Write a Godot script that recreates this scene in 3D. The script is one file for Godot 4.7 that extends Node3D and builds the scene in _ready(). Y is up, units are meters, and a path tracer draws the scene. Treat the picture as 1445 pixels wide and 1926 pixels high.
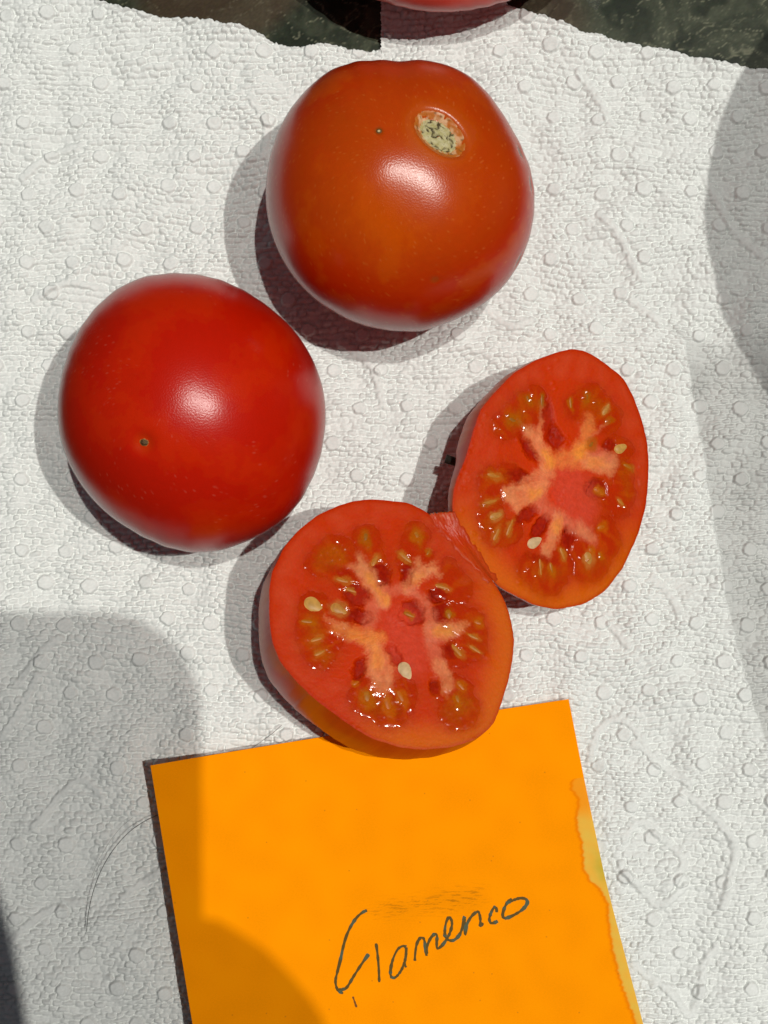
extends Node3D
# Two whole tomatoes, one cut open, and a handwritten paper note on a white paper towel, in hard sunlight.
# All measures below are millimetres; MM turns them into metres.
const MM := 0.001

var noise := FastNoiseLite.new()
var fine := FastNoiseLite.new()
var rng := RandomNumberGenerator.new()


func _ready() -> void:
	rng.seed = 20240817
	noise.seed = 11
	noise.noise_type = FastNoiseLite.TYPE_SIMPLEX_SMOOTH
	noise.frequency = 1.0
	noise.fractal_type = FastNoiseLite.FRACTAL_NONE
	fine.seed = 5
	fine.noise_type = FastNoiseLite.TYPE_SIMPLEX_SMOOTH
	fine.frequency = 1.0
	fine.fractal_type = FastNoiseLite.FRACTAL_FBM
	fine.fractal_octaves = 3

	# --- camera
	var cam := Camera3D.new()
	cam.name = "camera"
	add_child(cam)
	cam.position = Vector3(0.00000,0.27862,0.01460)
	cam.look_at(Vector3.ZERO, Vector3(0, 0, -1))
	cam.fov = 36.81
	cam.near = 0.005
	cam.far = 50.0
	cam.current = true

	# --- sky, sun and the sun's reflection from a window pane (the two sets of shadows)
	var sky_material := ProceduralSkyMaterial.new()
	sky_material.sky_top_color = Color(0.46, 0.47, 0.50)
	sky_material.sky_horizon_color = Color(0.40, 0.40, 0.40)
	sky_material.sky_curve = 0.2
	sky_material.ground_bottom_color = Color(0.12, 0.11, 0.10)
	sky_material.ground_horizon_color = Color(0.25, 0.24, 0.23)
	sky_material.sun_angle_max = 1.0
	var sky := Sky.new()
	sky.sky_material = sky_material
	var environment := Environment.new()
	environment.background_mode = Environment.BG_SKY
	environment.sky = sky
	environment.background_energy_multiplier = 0.5
	environment.tonemap_mode = Environment.TONE_MAPPER_LINEAR
	environment.tonemap_exposure = 0.71
	environment.sdfgi_enabled = true
	environment.ssao_enabled = true
	environment.ssil_enabled = true
	var world := WorldEnvironment.new()
	world.name = "world_environment"
	world.environment = environment
	add_child(world)
	sunlight("sun", Vector3(0.1516,0.9843,-0.0905), 0.62, Color(1.0, 0.995, 0.965))
	sunlight("sun_from_window_pane", Vector3(0.3341,0.9425,-0.0024), 0.75, Color(1.0, 0.995, 0.965))

	# --- the surface
	countertop()
	paper_towel()
	# --- the things on it
	orange_note()
	tomato_upper()
	tomato_left()
	cut_tomato()
	tomato_in_bag()
	plastic_bag()
	hairs()
	# --- what stands round the picture and shades part of it
	white_bowl()
	phone_and_hand()


func sunlight(called: String, towards_sun: Vector3, energy: float, color: Color) -> void:
	var l := DirectionalLight3D.new()
	l.name = called
	add_child(l)
	l.look_at_from_position(towards_sun, Vector3.ZERO, Vector3(0, 0, -1))
	l.light_energy = energy
	l.light_color = color
	l.light_angular_distance = 0.53
	l.shadow_enabled = true
	l.sky_mode = DirectionalLight3D.SKY_MODE_LIGHT_ONLY


# ---------------------------------------------------------------- helpers
func lin(r: float, g: float, b: float) -> Color:
	return Color(r, g, b)


func mat(color: Color, rough: float, spec := 0.5, vertex := false) -> StandardMaterial3D:
	var m := StandardMaterial3D.new()
	m.albedo_color = color.linear_to_srgb()
	m.roughness = rough
	m.metallic_specular = spec
	m.vertex_color_use_as_albedo = vertex
	return m


func grain(frequency: float, seed_: int, octaves := 3, size := 512) -> NoiseTexture2D:
	var n := FastNoiseLite.new()
	n.seed = seed_
	n.frequency = frequency
	n.fractal_octaves = octaves
	var t := NoiseTexture2D.new()
	t.width = size
	t.height = size
	t.seamless = true
	t.noise = n
	return t


func bumped(m: StandardMaterial3D, texture: Texture2D, height_mm: float, per_mm: float) -> StandardMaterial3D:
	m.heightmap_enabled = true
	m.heightmap_texture = texture
	m.heightmap_scale = height_mm * 0.1
	m.uv1_triplanar = true
	m.uv1_world_triplanar = true
	m.uv1_scale = Vector3.ONE * (1000.0 * per_mm)
	return m


# A mesh from points in millimetres and triangles that run counter-clockwise seen from outside.
func build(pts: PackedVector3Array, tri: PackedInt32Array, colors := PackedColorArray(), uvs := PackedVector2Array(), normals := PackedVector3Array()) -> ArrayMesh:
	var n := normals
	if n.is_empty():
		n.resize(pts.size())
		n.fill(Vector3.ZERO)
		for k in range(0, tri.size(), 3):
			var a := tri[k]
			var b := tri[k + 1]
			var c := tri[k + 2]
			var f := (pts[b] - pts[a]).cross(pts[c] - pts[a])
			n[a] += f
			n[b] += f
			n[c] += f
		for k in n.size():
			n[k] = n[k].normalized() if n[k].length_squared() > 0.0 else Vector3.UP
	var idx := PackedInt32Array()
	idx.resize(tri.size())
	for k in range(0, tri.size(), 3):
		idx[k] = tri[k]
		idx[k + 1] = tri[k + 2]
		idx[k + 2] = tri[k + 1]
	var scaled := PackedVector3Array()
	scaled.resize(pts.size())
	for k in pts.size():
		scaled[k] = pts[k] * MM
	var arrays := []
	arrays.resize(Mesh.ARRAY_MAX)
	arrays[Mesh.ARRAY_VERTEX] = scaled
	arrays[Mesh.ARRAY_NORMAL] = n
	arrays[Mesh.ARRAY_INDEX] = idx
	if colors.size():
		arrays[Mesh.ARRAY_COLOR] = colors
	if uvs.size():
		arrays[Mesh.ARRAY_TEX_UV] = uvs
	var m := ArrayMesh.new()
	m.add_surface_from_arrays(Mesh.PRIMITIVE_TRIANGLES, arrays)
	return m


func part(called: String, mesh: Mesh, material: Material, parent: Node) -> MeshInstance3D:
	var o := MeshInstance3D.new()
	o.name = called
	o.mesh = mesh
	o.material_override = material
	parent.add_child(o, true)
	return o


func thing(called: String, label: String, category: String, at: Vector3, group := "") -> Node3D:
	var o := Node3D.new()
	o.name = called
	o.set_meta("label", label)
	o.set_meta("category", category)
	if group:
		o.set_meta("group", group)
	add_child(o, true)
	o.position = at * MM
	return o


func tag(o: Node, label: String, category: String) -> void:
	o.set_meta("label", label)
	o.set_meta("category", category)


# Triangles of a grid of rows x columns whose rows follow each other; wrap joins the last column to the first.
func grid_triangles(rows: int, columns: int, wrap := false, flip := false) -> PackedInt32Array:
	var tri := PackedInt32Array()
	var last := columns if wrap else columns - 1
	tri.resize((rows - 1) * last * 6)
	var k := 0
	for i in rows - 1:
		for j in last:
			var a := i * columns + j
			var b := i * columns + (j + 1) % columns
			var c := a + columns
			var d := b + columns
			if flip:
				tri[k] = a
				tri[k + 1] = b
				tri[k + 2] = c
				tri[k + 3] = b
				tri[k + 4] = d
				tri[k + 5] = c
			else:
				tri[k] = a
				tri[k + 1] = c
				tri[k + 2] = b
				tri[k + 3] = b
				tri[k + 4] = c
				tri[k + 5] = d
			k += 6
	return tri


func tube(path: Array, radius: Array, sides := 8, flat := 1.0) -> ArrayMesh:
	var pts := PackedVector3Array()
	var n := path.size()
	for i in n:
		var t: Vector3 = (path[mini(i + 1, n - 1)] - path[maxi(i - 1, 0)]).normalized()
		var x := t.cross(Vector3.UP)
		if x.length() < 0.01:
			x = t.cross(Vector3.RIGHT)
		x = x.normalized()
		var y := x.cross(t)
		var r: float = radius[mini(i, radius.size() - 1)]
		for j in sides:
			var a := TAU * j / sides
			pts.append(path[i] + x * cos(a) * r + y * sin(a) * r * flat)
	var tri := grid_triangles(n, sides, true, true)
	var first := pts.size()
	pts.append(path[0])
	pts.append(path[n - 1])
	for j in sides:
		tri.append_array([first, (j + 1) % sides, j])
		tri.append_array([first + 1, (n - 1) * sides + j, (n - 1) * sides + (j + 1) % sides])
	return build(pts, tri)


# Catmull-Rom through the points.
func smooth(points: Array, per := 6) -> Array:
	var out := []
	var n := points.size()
	for i in n - 1:
		var a = points[maxi(i - 1, 0)]
		var b = points[i]
		var c = points[i + 1]
		var d = points[mini(i + 2, n - 1)]
		for k in per:
			var t := float(k) / per
			out.append(0.5 * ((2.0 * b) + (c - a) * t + (2.0 * a - 5.0 * b + 4.0 * c - d) * t * t + (3.0 * b - a - 3.0 * c + d) * t * t * t))
	out.append(points[n - 1])
	return out


func at_x(line: Array, x: float) -> float:
	for i in line.size() - 1:
		if x <= line[i + 1].x:
			return lerpf(line[i].y, line[i + 1].y, clampf((x - line[i].x) / (line[i + 1].x - line[i].x), 0.0, 1.0))
	return line[-1].y


func hash2(i: int, j: int, k := 0) -> float:
	var h := (i * 73856093) ^ (j * 19349663) ^ (k * 83492791)
	h = (h ^ (h >> 13)) * 1274126177
	h = h ^ (h >> 16)
	return float(h & 0xFFFF) / 65535.0


# ---------------------------------------------------------------- countertop
func countertop() -> void:
	var m := mat(Color(1, 1, 1), 0.3, 0.25, true)
	var pts := PackedVector3Array()
	var colors := PackedColorArray()
	# the stretch behind the towel that the picture shows is finely divided, the rest of the slab is coarse
	var nx := 560
	var nz := 300
	for j in nz:
		for i in nx:
			var x := lerpf(-95.0, 95.0, float(i) / (nx - 1))
			var z := lerpf(-160.0, -72.0, float(j) / (nz - 1))
			pts.append(Vector3(x, -3.0, z))
			colors.append(stone(x, z))
	var top := build(pts, grid_triangles(nz, nx, false, false), colors)
	var o := part("countertop", top, m, self)
	o.set_meta("kind", "structure")
	var slab := PackedVector3Array()
	var tint := PackedColorArray()
	var tri := PackedInt32Array()
	for j in 61:
		for i in 61:
			var x := lerpf(-600.0, 600.0, i / 60.0)
			var z := lerpf(-450.0, 450.0, j / 60.0)
			slab.append(Vector3(x, -3.15, z))
			tint.append(stone(x, z))
	tri = grid_triangles(61, 61)
	var b := slab.size()
	for c in [Vector3(-600, -3.15, -450), Vector3(600, -3.15, -450), Vector3(600, -3.15, 450), Vector3(-600, -3.15, 450)]:
		slab.append(c)
		slab.append(c - Vector3(0, 30, 0))
		tint.append(stone(c.x, c.z))
		tint.append(stone(c.x, c.z))
	for k in 4:
		var p := b + k * 2
		var q := b + (k + 1) % 4 * 2
		tri.append_array([p, q, p + 1, q, q + 1, p + 1])
	part("slab", build(slab, tri, tint), m, o)


func stone(x: float, z: float) -> Color:
	var wx := x + 6.0 * noise.get_noise_2d(x * 0.05, z * 0.05 + 40.0) + 1.5 * noise.get_noise_2d(x * 0.3 + 9.0, z * 0.3)
	var wz := z + 6.0 * noise.get_noise_2d(x * 0.05 + 70.0, z * 0.05) + 1.5 * noise.get_noise_2d(x * 0.3, z * 0.3 + 31.0)
	var base := 0.5 + 0.5 * fine.get_noise_2d(wx * 0.06, wz * 0.1)
	var c := Color(0.014, 0.018, 0.011).lerp(Color(0.05, 0.056, 0.036), smoothstep(0.25, 0.8, base))
	var v1 := 1.0 - absf(noise.get_noise_2d(wx * 0.075 + 3.0, wz * 0.16 + 17.0))
	var v2 := 1.0 - absf(noise.get_noise_2d(wx * 0.2 + 53.0, wz * 0.33))
	c = c.lerp(Color(0.15, 0.15, 0.10), 0.75 * smoothstep(0.93, 1.0, v1) + 0.4 * smoothstep(0.93, 1.0, v2) * smoothstep(0.3, 0.6, base))
	var rust := smoothstep(0.2, 0.6, noise.get_noise_2d(x * 0.022 + 1.2, z * 0.03 - 5.0))
	c = c.lerp(Color(0.06, 0.036, 0.022), rust * 0.6)
	return c * 1.15 * (0.85 + 0.3 * hash2(int(x * 9.0) + 900, int(z * 9.0) + 2000))


# ---------------------------------------------------------------- paper towel
var swirls := []
var ply := []


func towel_height(x: float, z: float) -> float:
	# rows of puffs, 0.92 mm apart, offset like bricks, pulled out of line by the making and the folding
	var wx := x + 0.3 * noise.get_noise_2d(x * 0.45, z * 0.45) + 0.9 * noise.get_noise_2d(x * 0.06 + 7.0, z * 0.06)
	var wz := z + 0.2 * noise.get_noise_2d(x * 0.4 + 50.0, z * 0.5) + 1.3 * noise.get_noise_2d(x * 0.035, z * 0.05 + 90.0)
	var r := floori(wz / 1.05)
	var fz := wz / 1.05 - r
	var sx := wx / 1.75 + 0.5 * (r & 1) + 0.15 * hash2(r, 3)
	var c := floori(sx)
	var fx := sx - c
	var amp := 0.65 + 0.45 * hash2(r, c, 1)
	var ax := absf(2.0 * fx - 1.0)
	var az := absf(2.0 * fz - 1.0)
	var tight := 0.75 + 0.4 * hash2(r, c, 2)
	var ragged := 0.12 * noise.get_noise_2d(x * 0.9, z * 1.1 + 5.0) + 0.08 * noise.get_noise_2d(x * 3.0, z * 2.4)
	# flat-topped, falling ever more steeply to the furrow between neighbours
	var q := clampf((pow(pow(ax * tight, 4.0) + pow(az, 3.0), 0.34) + ragged - 0.25) / 0.75, 0.0, 1.12)
	var keep := smoothstep(-0.75, 0.0, noise.get_noise_2d(x * 0.17 + 31.0, z * 0.2))
	var puff := 0.68 * amp * (1.0 - pow(q, 2.0)) * (0.5 + 0.5 * keep)
	puff += 0.11 * fine.get_noise_2d(x * 0.8, z * 1.3) * (1.6 - keep) + 0.05 * noise.get_noise_2d(x * 2.0, z * 2.6)
	# round pressed dots in staggered rows
	var dot := 0.0
	var smoothing := 0.0
	var row := roundi(z / 6.6)
	for dr in [-1, 0, 1]:
		var rr: int = row + dr
		var shift := 4.4 if rr & 1 else 0.0
		var cc := roundi((x - shift) / 8.8)
		var px := cc * 8.8 + shift + 1.6 * (hash2(rr, cc, 5) - 0.5)
		var pz := rr * 6.6 + 1.6 * (hash2(rr, cc, 6) - 0.5)
		if hash2(rr, cc, 7) < 0.2:
			continue
		var rad := 1.25 + 0.3 * hash2(rr, cc, 8)
		var d := Vector2(x - px, (z - pz) * 1.08).length() + 0.16 * noise.get_noise_2d(x * 0.9, z * 0.9)
		if d < rad + 0.6:
			smoothing = maxf(smoothing, 1.0 - smoothstep(rad - 0.1, rad + 0.25, d))
			dot += 0.75 * (1.0 - smoothstep(rad - 0.2, rad + 0.15, d)) - 0.16 * (1.0 - absf(clampf((d - rad - 0.22) / 0.3, -1.0, 1.0)))
			dot += 0.04 * (1.0 - absf(clampf((d - rad + 0.35) / 0.25, -1.0, 1.0)))
	# pressed leaf lines
	var line := 0.0
	for s in swirls:
		if x < s[1].x or x > s[1].z or z < s[1].y or z > s[1].w:
			continue
		var d := 99.0
		var p := Vector2(x, z)
		for k in s[0].size() - 1:
			d = minf(d, p.distance_to(Geometry2D.get_closest_point_to_segment(p, s[0][k], s[0][k + 1])))
		d += 0.2 * noise.get_noise_2d(x * 0.7, z * 0.7 + 11.0)
		if d < 1.6:
			smoothing = maxf(smoothing, 0.75 * (1.0 - smoothstep(0.5, 0.9, d)))
			line = line if absf(line) > 0.3 else 0.6 * (1.0 - smoothstep(0.4, 0.95, d)) - 0.1 * (1.0 - absf(clampf((d - 1.0) / 0.35, -1.0, 1.0)))
	var h := puff * (1.0 - smoothing) + smoothing * 0.06 * fine.get_noise_2d(x * 1.6, z * 1.6) + dot + line
	# soft waves of the sheet, stronger away from what rests on it
	var wave := 0.5 * noise.get_noise_2d(x * 0.028 + 5.0, z * 0.036) + 0.34 * noise.get_noise_2d(x * 0.13, z * 0.17 + 44.0) + 0.7 * noise.get_noise_2d(x * 0.09 - 20.0, z * 0.07)
	var crease := 1.0 - absf(noise.get_noise_2d(x * 0.03 + z * 0.035 + 15.0, z * 0.02 - x * 0.012))
	wave += 0.22 * smoothstep(0.80, 1.0, crease) * smoothstep(-0.1, 0.4, noise.get_noise_2d(x * 0.02 + 60.0, z * 0.02))
	return h + wave - 1.6


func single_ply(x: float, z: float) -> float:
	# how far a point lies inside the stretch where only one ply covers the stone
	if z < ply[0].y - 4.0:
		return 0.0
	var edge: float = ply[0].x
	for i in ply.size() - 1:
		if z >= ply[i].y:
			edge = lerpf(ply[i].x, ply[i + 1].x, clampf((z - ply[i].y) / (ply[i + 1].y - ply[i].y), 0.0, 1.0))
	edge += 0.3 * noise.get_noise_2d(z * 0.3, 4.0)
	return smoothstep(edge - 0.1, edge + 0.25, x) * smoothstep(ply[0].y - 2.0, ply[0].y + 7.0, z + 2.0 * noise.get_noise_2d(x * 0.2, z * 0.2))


func paper_towel() -> void:
	for s in [
		[Vector2(37.02,45.64), Vector2(38.98,39.47), Vector2(42.82,37.56), Vector2(46.15,40.42), Vector2(48.97,45.16), Vector2(54.20,48.01)],
		[Vector2(48.99,11.75), Vector2(52.13,15.11), Vector2(53.55,17.99)],
		[Vector2(41.04,20.38), Vector2(44.37,24.21)],
		[Vector2(39.68,-54.89), Vector2(43.05,-50.95), Vector2(45.44,-46.04), Vector2(46.88,-43.10)],
		[Vector2(35.96,-81.62), Vector2(38.87,-77.64), Vector2(41.75,-71.69)],
		[Vector2(-66.54,-61.80), Vector2(-61.71,-65.75), Vector2(-55.87,-67.73)],
		[Vector2(-64.32,-39.18), Vector2(-58.52,-42.12), Vector2(-51.71,-41.14)],
		[Vector2(-66.35,31.37), Vector2(-62.10,25.64), Vector2(-58.78,22.77)],
		[Vector2(-69.10,40.89), Vector2(-65.34,35.18), Vector2(-62.54,29.46)],
		[Vector2(-46.85,69.25), Vector2(-40.22,64.54)],
		[Vector2(43.13,58.79), Vector2(46.30,55.96), Vector2(49.99,58.60), Vector2(53.76,62.56), Vector2(52.59,65.67), Vector2(50.47,68.03)],
		[Vector2(42.52,63.60), Vector2(46.76,68.31), Vector2(49.88,70.66), Vector2(54.19,67.27)],
		[Vector2(45.37,41.84), Vector2(49.07,44.50), Vector2(52.29,47.44), Vector2(55.24,49.05)],
		[Vector2(53.89,50.57), Vector2(58.34,53.78), Vector2(63.13,59.92), Vector2(62.20,65.67), Vector2(60.81,70.94)],
		[Vector2(44.75,81.25), Vector2(51.34,86.21), Vector2(54.81,90.41), Vector2(56.65,86.68), Vector2(57.56,81.44), Vector2(59.68,78.35)],
		[Vector2(-63.16,57.00), Vector2(-58.46,51.32), Vector2(-54.67,48.48), Vector2(-50.82,51.32)],
		[Vector2(-66.73,76.76), Vector2(-61.08,72.07), Vector2(-54.45,70.19)],
		[Vector2(-24.68,-76.65), Vector2(-21.73,-71.69), Vector2(-22.20,-65.75)],
		[Vector2(17.23,-39.18), Vector2(23.04,-34.29), Vector2(26.92,-35.26)],
		[Vector2(-8.00,-31.35), Vector2(-2.18,-26.48), Vector2(-0.24,-19.66)],
		[Vector2(59.23,-61.80), Vector2(63.99,-52.92), Vector2(69.76,-47.02)],
		[Vector2(45.39,-39.18), Vector2(50.20,-35.26)]]:
		var p := smooth(s, 5)
		var lo: Vector2 = p[0]
		var hi: Vector2 = p[0]
		for q in p:
			lo = lo.min(q)
			hi = hi.max(q)
		swirls.append([p, Vector4(lo.x - 2.0, lo.y - 2.0, hi.x + 2.0, hi.y + 2.0)])
	ply = [Vector2(52.32,-33.50), Vector2(55.01,-31.35), Vector2(55.92,-25.50), Vector2(57.92,-12.87), Vector2(59.71,-0.29), Vector2(61.85,14.15), Vector2(64.21,25.64), Vector2(66.97,35.18), Vector2(69.55,42.79), Vector2(74.21,51.32)]
	var left_edge := [Vector2(-86.69,-102.59), Vector2(-65.02,-97.58), Vector2(-57.15,-95.78), Vector2(-51.74,-94.58), Vector2(-47.61,-93.28), Vector2(-42.99,-92.09), Vector2(-37.30,-91.69), Vector2(-32.69,-91.19), Vector2(-29.55,-90.09), Vector2(-27.00,-89.99), Vector2(-23.37,-88.79), Vector2(-20.81,-87.20), Vector2(-16.70,-86.20), Vector2(-14.64,-86.20), Vector2(-11.02,-86.90), Vector2(-7.39,-86.20), Vector2(-3.77,-85.60), Vector2(-0.44,-85.80)]
	var right_edge := [Vector2(-0.54,-98.58), Vector2(13.50,-98.58), Vector2(23.29,-93.58), Vector2(27.70,-91.99), Vector2(29.16,-91.79), Vector2(33.08,-90.39), Vector2(36.50,-88.99), Vector2(40.22,-88.59), Vector2(42.46,-87.50), Vector2(46.77,-86.80), Vector2(52.73,-85.80), Vector2(57.52,-84.41), Vector2(62.99,-83.41), Vector2(70.70,-81.72), Vector2(89.71,-77.64)]
	var lim := [-72.23,72.70,95.91]
	var m := mat(Color(1, 1, 1), 0.95, 0.25, true)
	var t := thing("paper_towel", "white embossed paper towel spread under the tomatoes and the orange note", "paper towel", Vector3.ZERO)
	var x_tear: float = right_edge[0].x
	var spans := [[lim[0] - 6.0, x_tear, left_edge], [x_tear, lim[1] + 6.0, right_edge]]
	for s in spans:
		var step := 0.19
		var nx := int((s[1] - s[0]) / step) + 2
		var nz := 1030
		var pts := PackedVector3Array()
		var colors := PackedColorArray()
		pts.resize(nx * (nz + 1))
		colors.resize(nx * (nz + 1))
		for i in nx:
			var x: float = lerpf(s[0], s[1], float(i) / (nx - 1))
			var z0 := at_x(s[2], x) + 0.28 * fine.get_noise_2d(x * 0.9, 3.0)
			for j in nz:
				var z := lerpf(z0, lim[2], float(j) / (nz - 1))
				var h := towel_height(x, z)
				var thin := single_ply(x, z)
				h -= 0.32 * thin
				var lift := exp(-(z - z0) / 5.0) * (0.5 + 0.9 * noise.get_noise_2d(x * 0.05, 8.0))
				var k := (j + 1) * nx + i
				var xx := x
				if i == 0 and s[1] > x_tear and z < -85.0:
					xx += 0.35 * fine.get_noise_2d(z * 1.4, 20.0)
				pts[k] = Vector3(xx, h + maxf(lift, -0.2), z)
				var g := 0.745 + 0.05 * fine.get_noise_2d(x * 0.5, z * 0.5) + 0.05 * noise.get_noise_2d(x * 1.6, z * 2.2 + 77.0)
				var blot := 0.05 * smoothstep(0.1, 0.6, noise.get_noise_2d(x * 0.09, z * 0.06 + 12.0))
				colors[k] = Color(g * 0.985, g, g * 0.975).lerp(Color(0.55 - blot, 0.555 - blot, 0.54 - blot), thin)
			var rim := pts[nx + i]
			pts[i] = Vector3(rim.x, rim.y - 0.7, rim.z + 0.05)
			colors[i] = colors[nx + i]
		part("embossed_sheet", build(pts, grid_triangles(nz + 1, nx), colors), m, t)


# ---------------------------------------------------------------- orange note
func note_height(u: float, v: float) -> float:
	return 1.0 + (5.00 + 1.8 * v) * pow(maxf(0.0, 1.0 - u / 0.55), 2.0) + (0.4 * pow(sin(u * 3.0 + v * 2.0), 2.0) * (u - 0.5) if u > 0.5 else 0.0)


var note_left := []
var note_right := []


func note_point(u: float, v: float, lift := 0.0) -> Vector3:
	var l: Vector3 = note_left[0].lerp(note_left[1], v)
	var f := clampf(v, 0.0, 0.9999) * (note_right.size() - 1)
	var k := int(f)
	var r: Vector3 = note_right[k].lerp(note_right[k + 1], f - k)
	var p := l.lerp(r, u)
	return Vector3(p.x, note_height(u, v) + lift, p.z)


func orange_note() -> void:
	note_left = [Vector3(-41.089,6.000,44.971), Vector3(-27.895,6.000,120.020)]
	note_right = [Vector3(33.158,1.004,33.686), Vector3(34.332,1.004,39.926), Vector3(35.507,1.004,46.167), Vector3(36.748,1.004,52.394), Vector3(38.025,1.004,58.614), Vector3(39.303,1.004,64.834), Vector3(40.822,1.004,70.998), Vector3(42.411,1.004,77.146), Vector3(44.001,1.004,83.294), Vector3(45.591,1.004,89.442), Vector3(47.180,1.004,95.590), Vector3(48.770,1.004,101.738), Vector3(50.359,1.004,107.885)]
	var stain := [Vector2(1.0016,0.1854), Vector2(0.9726,0.1870), Vector2(0.9642,0.2071), Vector2(0.9774,0.2348), Vector2(0.9645,0.2671), Vector2(0.9583,0.2961), Vector2(0.9630,0.3352), Vector2(0.9533,0.3935), Vector2(0.9646,0.4292), Vector2(0.9813,0.4489), Vector2(0.9891,0.4845), Vector2(0.9803,0.5347), Vector2(0.9735,0.5937), Vector2(0.9728,0.6620), Vector2(0.9763,0.7138), Vector2(0.9819,0.7573)]
	var smudge := [Vector2(0.4838,0.4216), Vector2(0.5473,0.4203), Vector2(0.6364,0.4176), Vector2(0.6417,0.4410), Vector2(0.6752,0.4135)]
	var size := 640
	var img := Image.create(size, size, false, Image.FORMAT_RGB8)
	for j in size:
		for i in size:
			var u := (i + 0.5) / size
			var v := (j + 0.5) / size
			var c := Color(0.998, 0.300, 0.0004)
			var fibre := fine.get_noise_2d(u * 160.0, v * 300.0)
			c = c * (1.0 + 0.06 * fibre + 0.05 * noise.get_noise_2d(u * 9.0, v * 9.0))
			# the dried water stain down the right edge
			var edge := 2.0
			for k in stain.size() - 1:
				if v >= stain[k].y and v <= stain[k + 1].y:
					edge = minf(edge, lerpf(stain[k].x, stain[k + 1].x, (v - stain[k].y) / maxf(stain[k + 1].y - stain[k].y, 0.001)))
			if v > stain[-1].y:
				edge = stain[-1].x + (v - stain[-1].y) * 0.06
			edge += 0.004 * fine.get_noise_2d(v * 60.0, 5.0)
			var into := u - edge
			if into > -0.02:
				var ring := exp(-pow(into / 0.0042, 2.0))
				var wet := smoothstep(0.0, 0.006, into)
				var pale := smoothstep(0.245, 0.30, v)
				var green := smoothstep(0.33, 0.41, v) * (1.0 - smoothstep(0.42, 0.50, v)) * smoothstep(0.01, 0.05, into)
				var washed := Color(0.88, 0.31, 0.015).lerp(Color(0.76, 0.47, 0.07), pale).lerp(Color(0.46, 0.38, 0.035), 0.85 * green)
				c = c.lerp(washed, wet * (0.88 + 0.12 * noise.get_noise_2d(u * 40.0, v * 30.0)))
				c = c.lerp(Color(0.72, 0.15, 0.002), 0.55 * ring)
			# graphite-like rub above the writing
			for k in smudge.size():
				var q: Vector2 = (Vector2(u, v) - smudge[k]) * Vector2(1.0, 2.6)
				q = q.rotated(0.12)
				var w := exp(-q.length_squared() / 0.0030) * (0.38 if k < 3 else 0.30)
				var streak := smoothstep(0.05, 0.6, fine.get_noise_2d((u + v * 0.2) * 22.0, (v - u * 0.15) * 190.0))
				c = c.lerp(Color(0.35, 0.12, 0.004), w * (0.25 + 1.3 * streak))
			var fleck := hash2(i / 2, j / 2, 40)
			if fleck > 0.9994:
				c = c.lerp(Color(0.45, 0.15, 0.01), 0.5)
			img.set_pixel(i, j, Color(minf(c.r, 1.0), minf(c.g, 1.0), minf(c.b, 1.0)).linear_to_srgb())
	var m := mat(Color(1, 1, 1), 0.9, 0.12)
	m.albedo_texture = ImageTexture.create_from_image(img)
	m.texture_repeat = false
	var t := thing("sticky_note", "square orange paper note with a handwritten word and a water stain", "note", Vector3.ZERO)
	var n := 90
	var pts := PackedVector3Array()
	var uvs := PackedVector2Array()
	for side in 2:
		for j in n + 1:
			for i in n + 1:
				pts.append(note_point(float(i) / n, float(j) / n, -0.1 * side))
				uvs.append(Vector2(float(i) / n, float(j) / n))
	var tri := grid_triangles(n + 1, n + 1)
	var low := grid_triangles(n + 1, n + 1, false, true)
	var off := (n + 1) * (n + 1)
	for k in low.size():
		tri.append(low[k] + off)
	for i in n:
		for pair in [[i, i + 1], [n * (n + 1) + i + 1, n * (n + 1) + i], [(i + 1) * (n + 1), i * (n + 1)], [i * (n + 1) + n, (i + 1) * (n + 1) + n]]:
			tri.append_array([pair[0], pair[1], pair[0] + off, pair[1], pair[1] + off, pair[0] + off])
	part("paper_sheet", build(pts, tri, PackedColorArray(), uvs), m, t)
	# the ink: one ribbon a pen stroke
	var ink := mat(Color(1, 1, 1), 0.6, 0.3, true)
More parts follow.
